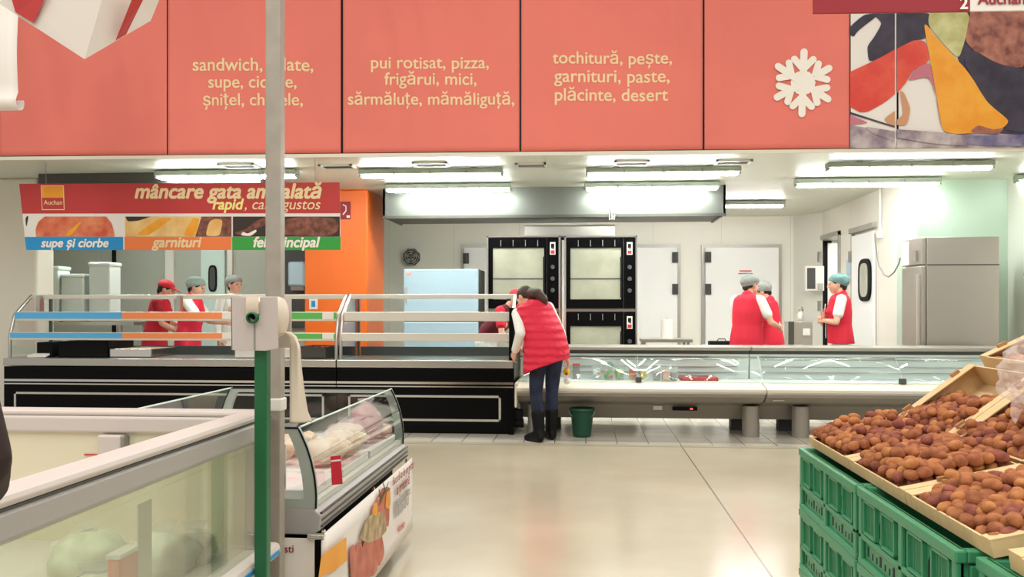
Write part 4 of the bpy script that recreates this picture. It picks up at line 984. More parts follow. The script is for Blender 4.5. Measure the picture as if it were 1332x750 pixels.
build('core', MB().lathe([(.013, -.02), (.0175, -.02), (.0175, .14), (.013, .14), (.013, -.02)], (0, 0, 0), 20), 'post_green', ro, world=False).rotation_euler = (-math.pi / 2, 0, 0)
build('core_inside', MB().cyl((0, .001, 0), (0, .10, 0), .0125, 16), 'black_matte', ro, world=False)
build('wound_film', MB().cyl((0, .006, .03), (0, .14, .03), .024, 20), 'film_roll', ro, world=False)
build('film_tongue', MB().sheet(lambda u, v: Vector((-.02 + .04 * u, -.008 - .006 * math.sin(v * 3), .012 + .055 * v)), 4, 6), 'film_roll', ro, world=False)
rc2 = P(358, 412, DY + .07)
r2 = thing('bag_roll', 'wide cream bag roll bulging from the side of the dispenser, film hanging down', 'bag roll', (rc2.x, DY + .07, rc2.z))
build('wound_film', MB().lathe([(0, -.06), (.060, -.06), (.064, -.05), (.064, .012), (.056, .026), (.03, .034), (0, .036)], (0, 0, 0), 32), 'film_roll', r2, world=False).rotation_euler = (0, math.pi / 2, 0)
w0, w1 = P(364, 434, 2.86), P(394, 434, 2.86)
path = [P(x, y, 2.72) for x, y in ((362, 437), (370, 432), (376, 432), (382, 438), (385, 452), (386, 480), (388, 510), (390, 535), (393, 549))]
wid = [.06, .06, .056, .05, .048, .05, .055, .062, .074]
def strip(u, v):
    k = min(len(path) - 1, v * (len(path) - 1)); i = int(k); f = k - i; j = min(i + 1, len(path) - 1)
    p = path[i].lerp(path[j], f); w = wid[i] + (wid[j] - wid[i]) * f
    ex = min(1, max(0, (v - .25) * 4))
    return p + Vector(((u - .5) * w * ex + .006 * math.sin(u * 5), (u - .5) * .06 * (1 - ex) + .012 * math.sin(u * 3.1 + v * 4) * ex, 0))
build('hanging_film', MB().sheet(strip, 8, 40), 'film_roll', r2, thick=.0015)

mat('frame_greygreen', (160, 168, 160), 0.45)
# ================================================================== DELI ISLAND
DXR, DXL, DYN, DYF = -.975, -2.02, 3.16, 4.74
dl = thing('deli_island', 'grey deli island with curved glass sides and meat inside', 'deli case', ((DXR + DXL) / 2, 3.95, 0))
build('base', MB().box((DXL + .06, DYN + .06, .05), (DXR - .06, DYF - .06, .47)), 'black_matte', dl)
build('foot', MB().box((DXL + .2, DYN + .2, 0), (DXR - .2, DYF - .2, .05)), 'black_matte', dl)
build('rim', MB().prism([(DXR - .02, DYN, .47), (DXR + .005, DYN, .485), (DXR + .012, DYN, .54), (DXR - .02, DYN, .566), (DXL + .02, DYN, .566), (DXL - .012, DYN, .54), (DXL - .005, DYN, .485), (DXL + .02, DYN, .47)], (0, DYF - DYN, 0)), 'rail_grey', dl, bevel=.004)
rg = MB()
for z in (.497, .52, .545): rg.box((DXR + .004, DYN + .01, z), (DXR + .0145, DYF - .01, z + .006))
build('groove', rg, 'steel_dark', dl)
gp_ = [(-.010, .566), (-.009, .62), (-.015, .68), (-.028, .74), (-.044, .79), (-.064, .835), (-.077, .86)]
def prof_at(X, s, v):
    k = v * (len(gp_) - 1); i = min(int(k), len(gp_) - 2); f = k - i
    return X + s * (gp_[i][0] + (gp_[i + 1][0] - gp_[i][0]) * f), gp_[i][1] + (gp_[i + 1][1] - gp_[i][1]) * f
for X, s in ((DXR, 1), (DXL, -1)):
    def gl(u, v):
        x, z = prof_at(X, s, v); return Vector((x, DYN + .03 + (DYF - DYN - .04) * u, z))
    g = build('curved_glass', MB().sheet(gl, 1, 16), 'glass_case', dl)
    x, z = prof_at(X, s, 1.0); build('glass_edge', MB().tube([(x, DYN + .03, z), (x, DYF - .01, z)], .004, 8), 'mint_white', dl)
for Y in (DYN, DYF - .03):
    fr_ = MB(); n = 14; outer = [prof_at(DXR, 1, q / n) for q in range(n + 1)] + [prof_at(DXL, -1, 1 - q / n) for q in range(n + 1)]
    cxm, czm = (DXR + DXL) / 2, .70
    inner = []
    for x, z in outer:
        inner.append((x - .045 if x > cxm else x + .045, min(max(z, .60), .838) if z > .60 else .60))
    N_ = len(outer); vs = [(x, Y, z) for x, z in outer] + [(x, Y, z) for x, z in inner] + [(x, Y + .03, z) for x, z in outer] + [(x, Y + .03, z) for x, z in inner]
    fs = []
    for i in range(N_):
        j = (i + 1) % N_
        fs += [(i, j, N_ + j, N_ + i), (2 * N_ + i, 3 * N_ + i, 3 * N_ + j, 2 * N_ + j), (i, 2 * N_ + i, 2 * N_ + j, j), (N_ + i, N_ + j, 3 * N_ + j, 3 * N_ + i)]
    fr_.add(vs, fs); e = build('end_frame', fr_, 'frame_greygreen', dl); build('edge_seal', MB().tube([(x + (.002 if x > cxm else -.002), Y, z) for x, z in outer], .004, 6), 'black_matte', e)
    build('end_glass', MB().add([(x, Y + .015, z) for x, z in inner], [tuple(range(N_))]), 'glass_case', e)
build('deck', MB().box((DXL + .02, DYN + .03, .566), (DXR - .02, DYF - .03, .585)), 'white_paint', dl)
for y in (DYN + .02, (DYN + DYF) / 2, DYF - .05): build('poster_clip', MB().cyl((DXR + .01, y, .475), (DXR + .019, y, .475), .012, 12), 'chrome', dl)
q = PX(433, 612, DXR + .006); pt_ = thing('price_tag', 'red hanging tag on the glass of the deli island', 'price tag', (DXR + .016, q.y, q.z - .06))
build('card', MB().prism([(DXR + .002, q.y, q.z - .055), (DXR + .044, q.y, q.z - .05), (DXR + .036, q.y, q.z + .06), (DXR - .004, q.y, q.z + .055)], (0, .002, 0)), 'red_plastic', pt_)
build('stripe', MB().prism([(DXR - .002, q.y - .001, q.z + .034), (DXR + .037, q.y - .001, q.z + .039), (DXR + .037, q.y - .001, q.z + .045), (DXR - .002, q.y - .001, q.z + .040)], (0, .001, 0)), 'paper_white', pt_)
# goods in the island
dz = .586
def plate(x0, x1, y0, y1, label, fill, lumps, group='deli trays'):
    r = thing('deli_tray', label, 'deli tray', ((x0 + x1) / 2, (y0 + y1) / 2, dz), group)
    w = .012; h = .035
    build('rim', MB().box((x0, y0, dz), (x0 + w, y1, dz + h)).box((x1 - w, y0, dz), (x1, y1, dz + h)).box((x0, y0, dz), (x1, y0 + w, dz + h)).box((x0, y1 - w, dz), (x1, y1, dz + h)).box((x0, y0, dz), (x1, y1, dz + .008)), 'white_paint', r, bevel=.004)
    build('bed', MB().sheet(lambda u, v: Vector((x0 + w + (x1 - x0 - 2 * w) * u, y0 + w + (y1 - y0 - 2 * w) * v, dz + .024 + .012 * noise(Vector((u * 8, v * 8, x0))))), 16, 16), fill, r)
    return r
plate(-1.50, -1.02, 3.22, 3.62, 'white ice tray with red streaks at the near end of the deli island', 'ice_white', 0)
plate(-1.50, -1.02, 3.64, 4.10, 'tray under the raw chickens in the middle of the deli island', 'ice_white', 0)
plate(-1.50, -1.02, 4.12, 4.68, 'tray under the pink wrapped meat at the far end of the deli island', 'ice_white', 0)
plate(-1.98, -1.52, 3.22, 3.9, 'tray on the hidden half of the deli island, behind the hanging film', 'ice_white', 0)
for i, (px, py, Y, lb) in enumerate(((392, 575, 3.75, 'raw chicken nearest the curved end frame of the deli island'), (425, 572, 3.82, 'raw chicken beside the red price tag in the deli island'), (445, 570, 3.98, 'raw chicken with a shiny wrapper in the middle of the deli island'),
                                     (412, 555, 4.0, 'pale chicken lying behind the first two in the deli island'), (372, 580, 3.7, 'raw chicken half hidden by the grey pole'))):
    q = Vector(((-1.37, 3.76), (-1.14, 3.76), (-1.13, 3.99), (-1.37, 3.99), (-1.60, 3.80))[i] + (0,)); Y = q.y; r = lump('raw_chicken', lb, 'chicken', (q.x, Y, dz + .04 + .05), (.095, .08, .055), 'chicken', 'chickens in the deli island', i * 2.3 + 1, 'clear_plastic')
    for sgn in (-1, 1): build('drumstick', MB().tube([(q.x + .05, Y + sgn * .04, dz + .10), (q.x + .09, Y + sgn * .035, dz + .12), (q.x + .12, Y + sgn * .03, dz + .115)], [.028, .024, .012], 10), 'chicken', r)
q = P(483, 560, 4.45); lump('wrapped_meat', 'deep pink wrapped meat at the far end of the deli island', 'meat', (q.x - .03, 4.45, dz + .04 + .08), (.08, .07, .095), 'ph_pink', None, 8.8, 'bag_film')
q = P(455, 572, 4.25); lump('wrapped_meat', 'pale wrapped meat next to the deep pink pack', 'meat', (q.x - .02, 4.25, dz + .04 + .05), (.10, .09, .055), 'chicken', None, 5.1, 'bag_film')
q = P(500, 563, 4.6); lump('wrapped_meat', 'small flat pack of meat in the far corner of the deli island', 'meat', (q.x - .01, 4.6, dz + .04 + .03), (.05, .06, .03), 'meat_pink', None, 2.2, 'bag_film')
q = P(371, 588, 3.3); mc = thing('price_card', 'white price card standing inside the near end of the deli island', 'price card', (q.x, 3.24, dz + .03)); build('card', MB().box((q.x - .03, 3.235, dz + .03), (q.x + .025, 3.24, dz + .2)), 'paper_white', mc); build('print', MB().box((q.x - .01, 3.232, dz + .04), (q.x + .022, 3.2345, dz + .09)), 'dark_grey', mc)
# posters
PXP = DXR + .022
ps = thing('poster', 'white poster of grilled sausages hanging along the deli island', 'poster', (PXP, 3.95, .06))
yn, yf = DYN - .03, DYF + .06
build('sheet', MB().sheet(lambda u, v: Vector((PXP + .03 * (1 - v) * math.sin(u * 3) * .3 - .02 * (1 - v) * 0, yn + (yf - yn) * u, .09 + .385 * v)), 24, 6), 'paper_white', ps, thick=.003)
pm = MB(); pl_ = ['ph_orange', 'sausage', 'herb', 'onion', 'letter_cream']
mat('sausage', (206, 118, 92), .5, rgb2=(176, 84, 64), nscale=12); mat('herb', (96, 100, 62), .7); mat('onion', (150, 130, 92), .6, rgb2=(206, 180, 140), nscale=18)
def pp(pts, mi, k):
    pts = pts if k == 0 else chaikin(pts); pm.add([Vector((PXP + .014 + .0008 * k, PX(x, y, PXP).y, PX(x, y, PXP).z)) for x, y in pts], [tuple(range(len(pts)))], mi)
pp([(413, 722), (446, 698), (447, 728), (430, 742), (415, 748), (408, 760)], 0, 0)
for k, (t0, t1, b1, b0) in enumerate((((450, 712), (456, 705), (466, 760), (452, 768)), ((457, 712), (464, 700), (478, 752), (466, 764)), ((465, 716), (474, 690), (488, 740), (478, 752)), ((476, 700), (488, 676), (497, 718), (488, 740)), ((482, 660), (489, 640), (503, 640), (502, 690)), ((488, 650), (492, 634), (503, 632), (504, 660)))):
    pp([t0, t1, b1, b0], 1, 1 + k * .3)
pp([(462, 700), (472, 674), (484, 664), (496, 668), (499, 690), (488, 700), (474, 706)], 3, 4)
pp([(478, 668), (482, 652), (486, 654), (486, 672)], 0, 5); pp([(496, 660), (498, 638), (503, 638), (502, 662)], 0, 5)
for a_, b_ in (((487, 657), (500, 626)), ((490, 648), (487, 636)), ((493, 642), (502, 634)), ((495, 636), (492, 627))): pp([a_, (a_[0] + 1.5, a_[1]), (b_[0] + 1.5, b_[1]), b_], 2, 6)
build('print', pm, pl_, ps)
def ptext(s, x0, y0, x1, y1, m):
    a, b = PX(x0, y0, PXP), PX(x1, y1, PXP); a.x = b.x = PXP + .013; text('lettering', s, m, ps, a, b, normal=(1, 0, 0), bold=.02)
ptext('Bucură-te de un grătar', 507, 631, 535, 607, 'sign_darkred'); ptext('la prietenă', 512, 644, 529, 628, 'sign_darkred')
ptext('alege din oferta', 510, 660, 530, 641, 'rail_grey'); ptext('noastră', 510, 674, 528, 655, 'rail_grey'); ptext('Auchan', 514, 693, 523, 684, 'red_plastic')
p2 = thing('poster', 'white poster with dark red lettering on the near end of the deli island', 'poster', (-1.2, DYN - .03, .08))
a = P(362, 690, DYN - .03); b = P(409, 690, DYN - .03)
build('sheet', MB().box((DXL + .06, DYN - .032, .08), (b.x, DYN - .028, .465)), 'paper_white', p2)
text('lettering', 'meniuri în casă gusti', 'sign_darkred', p2, P(268, 718, DYN - .034), P(382, 718, DYN - .034), bold=.01)
build('clip', MB().cyl((b.x - .02, DYN - .04, .475), (b.x + .04, DYN - .04, .475), .012, 12), 'chrome', p2)

# ================================================================== FRUIT DISPLAY
CX = .728; CL, CW, CH = .64, .40, .205
def make_crate(label, loc, group):
    r = thing('plastic_crate', label, 'crate', loc, group)
    w = .012; L, W, H = CL, CW, CH
    b = MB()
    b.box((w, w, .012), (W - w, L - w, .02))                       # bottom
    b.box((.014, .014, .01), (.022, L - .014, H)); b.box((W - .022, .014, .01), (W - .014, L - .014, H))
    b.box((.014, .014, .01), (W - .014, .022, H)); b.box((.014, L - .022, .01), (W - .014, L - .014, H))
    build('walls', b, 'crate_green', r, world=False)
    t = MB()
    t.box((0, 0, H - .026), (.024, L, H)).box((W - .024, 0, H - .026), (W, L, H)).box((.024, .0005, H - .0255), (W - .024, .024, H - .0005)).box((.024, L - .024, H - .0255), (W - .024, L - .0005, H - .0005))
    t.box((.002, .002, 0), (.02, L - .002, .018)).box((W - .02, .002, 0), (W - .002, L - .002, .018)).box((.02, .0025, 0), (W - .02, .02, .0175)).box((.02, L - .02, 0), (W - .02, L - .0025, .0175))
    build('rim', t, 'crate_green', r, world=False, bevel=.004)
    for X0, X1 in ((.003, .014), (W - .014, W - .003)):
        fb_ = MB()
        fb_.box((X0, .004, .07), (X1, L - .004, .084))
        for y in (.004, L / 2 - .012, L - .03): fb_.box((X0, y, .01), (X1, y + .024, H - .02))
        build('band', fb_, 'crate_green', r, world=False, bevel=.003)
    for c in (L * .25, L * .75):
        y0, y1 = c - .118, c + .118
        for X0, X1, xs0, xs1 in ((.004, .014, .006, .014),):
            for (ya, yb_) in ((y0, c - .022), (c + .022, y1)):
                pn = MB(); s = MB()
                pn.box((X0, ya, H - .034), (X1, yb_, H - .028)).box((X0, ya, .088), (X1, yb_, .094)).box((X0, ya, .088), (X1, ya + .006, H - .028)).box((X0, yb_ - .006, .088), (X1, yb_, H - .028))
                n = int((yb_ - ya) / .0085)
                for k in range(1, n): s.box((.0105, ya + k * .0085, .094), (.0142, ya + k * .0085 + .0035, H - .034))
                build('panel_frame', pn, 'crate_green', r, world=False); build('ribs', s, 'crate_green', r, world=False)
            nq = MB().prism([(.0125, c - .014, .10), (.0125, c + .014, .10), (.0125, c + .014, .135), (.0125, c, .152), (.0125, c - .014, .135)], (.0018, 0, 0))
            build('hand_slot', nq, 'slot_dark', r, world=False)
        sl = MB()
        for k in range(7):
            yk = c - .095 + k * .032; hh = .026 if k % 3 == 0 else .016
            sl.box((.0128, yk, .03), (.0145, yk + (.012 if k % 3 == 0 else .006), .03 + hh))
        build('vent_slots', sl, 'slot_dark', r, world=False)
    e = MB()
    e.box((.03, .003, .03), (.05, .014, H - .03)).box((W - .05, .003, .03), (W - .03, .014, H - .03)).box((.03, .003, .10), (W - .03, .014, .112))
    build('end_band', e, 'crate_green', r, world=False, bevel=.003)
    build('end_slot', MB().box((W * .35, .0125, .125), (W * .65, .0145, .16)), 'slot_dark', r, world=False)
    return r
mat('slot_dark', (10, 42, 30), .6)
CZ = [k * .205 for k in range(4)]
ordn = {3: 'topmost', 2: 'second from the top', 1: 'third from the top', 0: 'lowest'}
Yfar = 2.47
cr0 = make_crate('green plastic crate, topmost of the stack farther down the fruit display', (CX, Yfar, CZ[3]), 'green crates under the fruit')
for k in (2, 1, 0): dup(cr0, (CX, Yfar, CZ[k]), 'green plastic crate, %s of the stack farther down the fruit display' % ordn[k])
for k in (3, 2, 1, 0): dup(cr0, (CX, Yfar - .655, CZ[k]), 'green plastic crate, %s of the stack under the nearest trays' % ordn[k])
NX = P(1293, 738, 1.70).x
for k in (3, 2, 1, 0): dup(cr0, (NX, 1.80 - .655 - .005, CZ[k] - .012 * 0), 'green plastic crate, %s of the stack nearest the viewer' % ordn[k])
# stand behind the crates carrying the tilted trays
std = thing('display_stand', 'wooden stand behind the green crates carrying the tilted fruit trays', 'display stand', (1.5, 2.3, 0))
build('board', MB().prism([(1.145, 1.6, .84), (1.75, 1.6, 1.2), (1.75, 1.6, 1.18), (1.145, 1.6, .82)], (0, 1.55, 0)), 'cardboard_brown', std)
for x, z in ((1.17, .835), (1.72, 1.16)):
    for y in (1.65, 3.05): build('leg', MB().box((x - .02, y - .02, 0), (x + .02, y + .02, z)), 'cardboard_brown', std)

TRL = .455
def make_tray(x0, z0, x1, z1, y0, label, depth, tabs=(.3,), L=TRL, row=1):
    """Open cardboard tray: its top edges run from (x0,z0) to (x1,z1) and from y0 to y0+L."""
    r = thing('fruit_tray', label, 'fruit tray', (x0, y0, z0 - depth), 'cardboard fruit trays')
    d = Vector((x1 - x0, 0, z1 - z0)); n = Vector((-d.z, 0, d.x)).normalized(); W = d.length; d.normalize()
    def q(u, y, h): return Vector((x0, y0, z0)) + d * u + Vector((0, y, 0)) + n * h
    t = .005
    def slab(u0, u1, ya, yb_, h0, h1):
        mb = MB(); vs = [q(u, y, h) for h in (h0, h1) for u, y in ((u0, ya), (u1, ya), (u1, yb_), (u0, yb_))]
        return mb.add(vs, [(0, 3, 2, 1), (4, 5, 6, 7), (0, 1, 5, 4), (1, 2, 6, 5), (2, 3, 7, 6), (3, 0, 4, 7)])
    build('floor_sheet', slab(t, W - t, t, L - t, -depth, -depth + t), 'cardboard', r)
    build('side_wall', slab(0, t, 0, L, -depth, 0), 'cardboard', r); build('side_wall', slab(W - t, W, 0, L, -depth, 0), 'cardboard', r)
    build('end_wall', slab(t, W - t, .0004, t, -depth, -.0004), 'cardboard', r); build('end_wall', slab(t, W - t, L - t, L - .0004, -depth, -.0004), 'cardboard', r)
    for ya, yw in ((0, .038), (L - .05, .05)):
        build('top_flap', slab(.0, W, ya, ya + yw, 0, .003), 'cardboard', r)
    for f in tabs:
        u = W * f
        for ya in (.006, L - .02): build('tab', slab(u, u + .03, ya, ya + .014, .003, .014), 'cardboard_brown', r)
    return r, q, W
trs = []
row1 = [(2.675, 'flat cardboard fruit tray at the far end of the display'), (2.215, 'middle flat cardboard tray of fruit on the green crates'), (1.755, 'nearest flat cardboard tray of fruit, with a peeled fruit in it')]
for y0, lb in row1: trs.append((make_tray(.768, .855, 1.055, .918, y0, lb, .033), y0, 1))
row2 = [(2.675, 'steep tilted fruit tray half empty, farther of the tilted pair'), (2.215, 'steep tilted fruit tray draped with a clear plastic bag')]
for y0, lb in row2: trs.append((make_tray(1.062, .925, 1.302, 1.107, y0, lb, .085, (.1, .75)), y0, 2))
tr3 = make_tray(1.335, 1.135, 1.62, 1.27, 2.675, 'highest fruit tray at the back, cut off by the photo edge', .085, (.2,))
tr4 = make_tray(1.335, 1.135, 1.62, 1.27, 2.215, 'highest tray behind the clear plastic bag, hardly showing', .085, (.2,))
tnear, qn, Wn = make_tray(NX + .02, .855, NX + .31, .90, 1.29, 'cardboard tray with a green label at the bottom corner of the photo', .033, (), .40)
build('green_label', MB().box((NX + .06, 1.69, .832), (NX + .12, 1.693, .848)), 'rail_green', tnear)
# fruit
def kiwi_mesh(m, seed, cut=False):
    mb = MB(); nu, nv = 12, 8; vs = []
    for j in range(nv + 1):
        t = math.pi * j / nv
        for i in range(nu):
            p = 2 * math.pi * i / nu; q = Vector((math.sin(t) * math.cos(p), math.sin(t) * math.sin(p), math.cos(t)))
            d = 1 + .05 * noise(q * 1.5 + Vector((seed, seed, 0)))
            vs.append(Vector((q.x * .0158 * d, q.y * .015 * d, math.copysign(abs(q.z) ** .9, q.z) * (.0195 + .0035 * (seed % 2)) * d)))
    mb.add(vs, [(j * nu + i, (j + 1) * nu + i, (j + 1) * nu + (i + 1) % nu, j * nu + (i + 1) % nu) for j in range(nv) for i in range(nu)], 0, True)
    me = bpy.data.meshes.new('kiwifruit'); me.from_pydata(mb.v, [], mb.f)
    for p in me.polygons: p.use_smooth = True
    me.materials.append(M(m)); return me
KNAMES = ['kiwi_a', 'kiwi_b', 'kiwi_c', 'kiwi_d']
KM = [kiwi_mesh(m, i * 1.7) for i, m in enumerate(('kiwi_a', 'kiwi_b', 'kiwi_c', 'kiwi_d', 'kiwi_a', 'kiwi_b'))]
KCOUNT = [0]
pile = MB()
def krot(): return (math.pi / 2 + random.uniform(-.4, .4), random.uniform(-.3, .3), random.uniform(0, 6.28))
def kiwi(p, label, group):
    o = bpy.data.objects.new('kiwifruit', random.choice(KM)); COL.objects.link(o)
    o.location = p; o.rotation_euler = krot(); o.scale = [random.uniform(.94, 1.08)] * 3
    KCOUNT[0] += 1; return tag(o, label, 'fruit', group)
from mathutils import Euler
def kpile(p):
    pile.ell(p, (.0158, .015, .021), random.randrange(4), 10, 7, Euler(krot()).to_matrix())
tl = ['small brown fuzzy fruit in the flat tray at the far end', 'small brown fuzzy fruit in the middle flat tray', 'small brown fuzzy fruit in the nearest flat tray',
      'small brown fuzzy fruit in the farther steep tray', 'small brown fuzzy fruit in the steep tray under the plastic bag']
gl_ = ['fruit in the far flat tray', 'fruit in the middle flat tray', 'fruit in the nearest flat tray', 'fruit in the farther steep tray', 'fruit in the bagged steep tray']
LIM = [0, 96, 118, 20, 60]
for ti in (2, 1, 4, 3, 0):
    (root, q, W), y0, row = trs[ti]
    dep = .033 if row == 1 else .085; pit = .0315; rowp = .0285
    tops = []
    nj = int((TRL - .05) / rowp); ni = int((W - .02) / pit) + 1
    for j in range(nj + 1):
        for i in range(ni):
            u = .024 + (i + .5 * (j % 2)) * pit; y = .028 + j * rowp
            if u > W - .018 or y > TRL - .024: continue
            if (ti == 2 and y > TRL - .062) or (ti == 1 and (y < .035 or (y > TRL - .045 and u < .12))) or (ti == 0 and y < .03 and u < .1): continue
            if row == 1:
                e = min(1, u / .05, (W - u) / .03 + .3, y / .05, (TRL - y) / .05)
                h = -.008 + .030 * e + .012 * noise(Vector((u * 12, y * 9, ti * 3.0)))
                if ti == 2: h -= .012
            else:
                if u > .19 + .03 * noise(Vector((y * 12, ti, 0))): continue
                h = max(-.012 + .018 * noise(Vector((u * 12, y * 9, ti * 3.0))) - .28 * max(0, u - .06), -dep + .018)
            kpile(q(u + .01, y + .01, max(h - .021, -dep + .016)))
            if h - .042 > -dep + .016: kpile(q(u, y, h - .042))
            tops.append((u, y, h))
    heap = [(u + .016, y + .014, h + .02) for u, y, h in random.sample(tops, len(tops) // 5) if u < W - .05 and y < TRL - .05]
    both = heap + tops
    both.sort(key=lambda a: -a[2] + .0 * a[1])
    for k, (u, y, h) in enumerate(both):
        p = q(u + random.uniform(-.003, .003), y + random.uniform(-.003, .003), h + random.uniform(0, .006))
        if k < LIM[ti] and KCOUNT[0] < 290: kiwi(p, tl[ti], gl_[ti])
        else: kpile(p)
for trx in (tr3, tr4):
    for k in range(84): kpile(trx[1](.028 + .033 * (k // 14), .025 + .0305 * (k % 14) + .008 * (k // 14 % 2), -.03 - .008 * (k // 14) + random.uniform(-.006, .006)))
pile_o = build('kiwifruit_pile', pile, KNAMES); pile_o['kind'] = 'stuff'
tag(pile_o, 'brown fuzzy fruit filling the cardboard trays below and behind the nearest ones', 'fruit')
# pair of fruit lying on the cardboard between the two nearest flat trays
(q2, W2) = trs[2][0][1], trs[2][0][2]
for du in (.115, .142): kiwi(q2(du, TRL - .012, .0185), 'brown fuzzy fruit, one of a pair lying on the cardboard edge between trays', 'pair of fruit on the cardboard edge')
pk = q2(.13, .075, .022); pf = thing('peeled_fruit', 'half-peeled fruit with a dark red hollow in the nearest flat tray', 'fruit', pk)
build('skin', MB().lathe([(0, -.018), (.010, -.013), (.0145, 0), (.0125, .014), (.0105, .014), (.012, 0), (.008, -.010), (0, -.014)], (0, 0, 0), 16), 'kiwi_c', pf, world=False).rotation_euler = (1.0, 0, 0)
build('hollow', MB().lathe([(0, .004), (.0112, .004), (.0112, .006), (0, .006)], (0, 0, 0), 16), 'sign_darkred', pf, world=False).rotation_euler = (1.0, 0, 0)
# plastic bag draped on the tilted tray
bgp = thing('plastic_bag', 'crumpled clear plastic bag lying on the steep fruit tray', 'plastic bag', P(1335, 520, 2.4))
cb = P(1342, 500, 2.45)
mb = MB(); nu, nv = 30, 20; vs = []
for j in range(nv + 1):
    t = math.pi * j / nv
    for i in range(nu):
        p = 2 * math.pi * i / nu; d_ = Vector((math.sin(t) * math.cos(p), math.sin(t) * math.sin(p), math.cos(t)))
        k = 1 + .35 * noise(d_ * 2.6 + Vector((4, 1, 2))) + .12 * noise(d_ * 7)
        vs.append(cb + Vector((d_.x * .08 * k, d_.y * .055 * k, d_.z * .085 * k + .03)))
mb.add(vs, [(j * nu + i, (j + 1) * nu + i, (j + 1) * nu + (i + 1) % nu, j * nu + (i + 1) % nu) for j in range(nv) for i in range(nu)], 0, False)
build('film', mb, 'bag_film', bgp)
tp = P(1318, 545, 2.4); build('bag_tail', MB().add([cb + Vector((-.05, 0, .0)), cb + Vector((-.01, 0, -.04)), tp + Vector((.012, 0, 0)), tp + Vector((-.008, 0, .01)), tp + Vector((-.004, -.02, -.01))], [(0, 1, 2, 3), (3, 2, 4)]), 'bag_film', bgp)

# ================================================================== PEOPLE
from mathutils import geometry
RX = lambda a: Matrix.Rotation(a, 3, 'X'); RY_ = lambda a: Matrix.Rotation(a, 3, 'Y'); RZ = lambda a: Matrix.Rotation(a, 3, 'Z')
_ico = {}
def ico(n):
    if n not in _ico:
        bm = bmesh.new(); bmesh.ops.create_icosphere(bm, subdivisions=n, radius=1); _ico[n] = [v.co.copy() for v in bm.verts]; bm.free()
    return _ico[n]
class Blob:
    """Union of convex hulls of ellipsoids, remeshed into one continuous skin."""
    def __init__(s): s.v = []; s.f = []
    def hull(s, *balls, n=2):
        bm = bmesh.new()
        for b in balls:
            c, r = Vector(b[0]), b[1]; R = b[2] if len(b) > 2 else None
            if not isinstance(r, (tuple, list)): r = (r, r, r)
            for p in ico(n):
                q = Vector((p.x * r[0], p.y * r[1], p.z * r[2])); bm.verts.new(c + (R @ q if R else q))
        res = bmesh.ops.convex_hull(bm, input=bm.verts)
        bmesh.ops.delete(bm, geom=[v for v in bm.verts if not v.link_faces], context='VERTS')
        o = len(s.v); bm.verts.index_update(); s.v += [v.co.copy() for v in bm.verts]
        s.f += [[v.index + o for v in f.verts] for f in bm.faces]; bm.free(); return s
    def make(s, name, m, parent, voxel=.008, smooth=4, cuts=(), mats2=None):
        me = bpy.data.meshes.new(name); me.from_pydata(s.v, [], s.f)
        o = bpy.data.objects.new(name, me); COL.objects.link(o)
        r = o.modifiers.new('r', 'REMESH'); r.mode = 'VOXEL'; r.voxel_size = voxel
        if smooth: sm = o.modifiers.new('s', 'SMOOTH'); sm.iterations = smooth; sm.factor = .5
        bpy.context.view_layer.update()
        m2 = bpy.data.meshes.new_from_object(o.evaluated_get(bpy.context.evaluated_depsgraph_get()))
        bpy.data.objects.remove(o); bpy.data.meshes.remove(me)
        bm = bmesh.new(); bm.from_mesh(m2)
        for co, no in cuts:
            g = bm.verts[:] + bm.edges[:] + bm.faces[:]
            r_ = bmesh.ops.bisect_plane(bm, geom=g, plane_co=co, plane_no=no, clear_outer=True)
            ed = [e for e in bm.edges if e.is_boundary]
            if ed: bmesh.ops.holes_fill(bm, edges=ed, sides=0)
        for f in bm.faces: f.smooth = True
        bm.to_mesh(m2); bm.free(); m2.name = name; m2.materials.clear()
        return link(name, m2, m, parent, world=False)

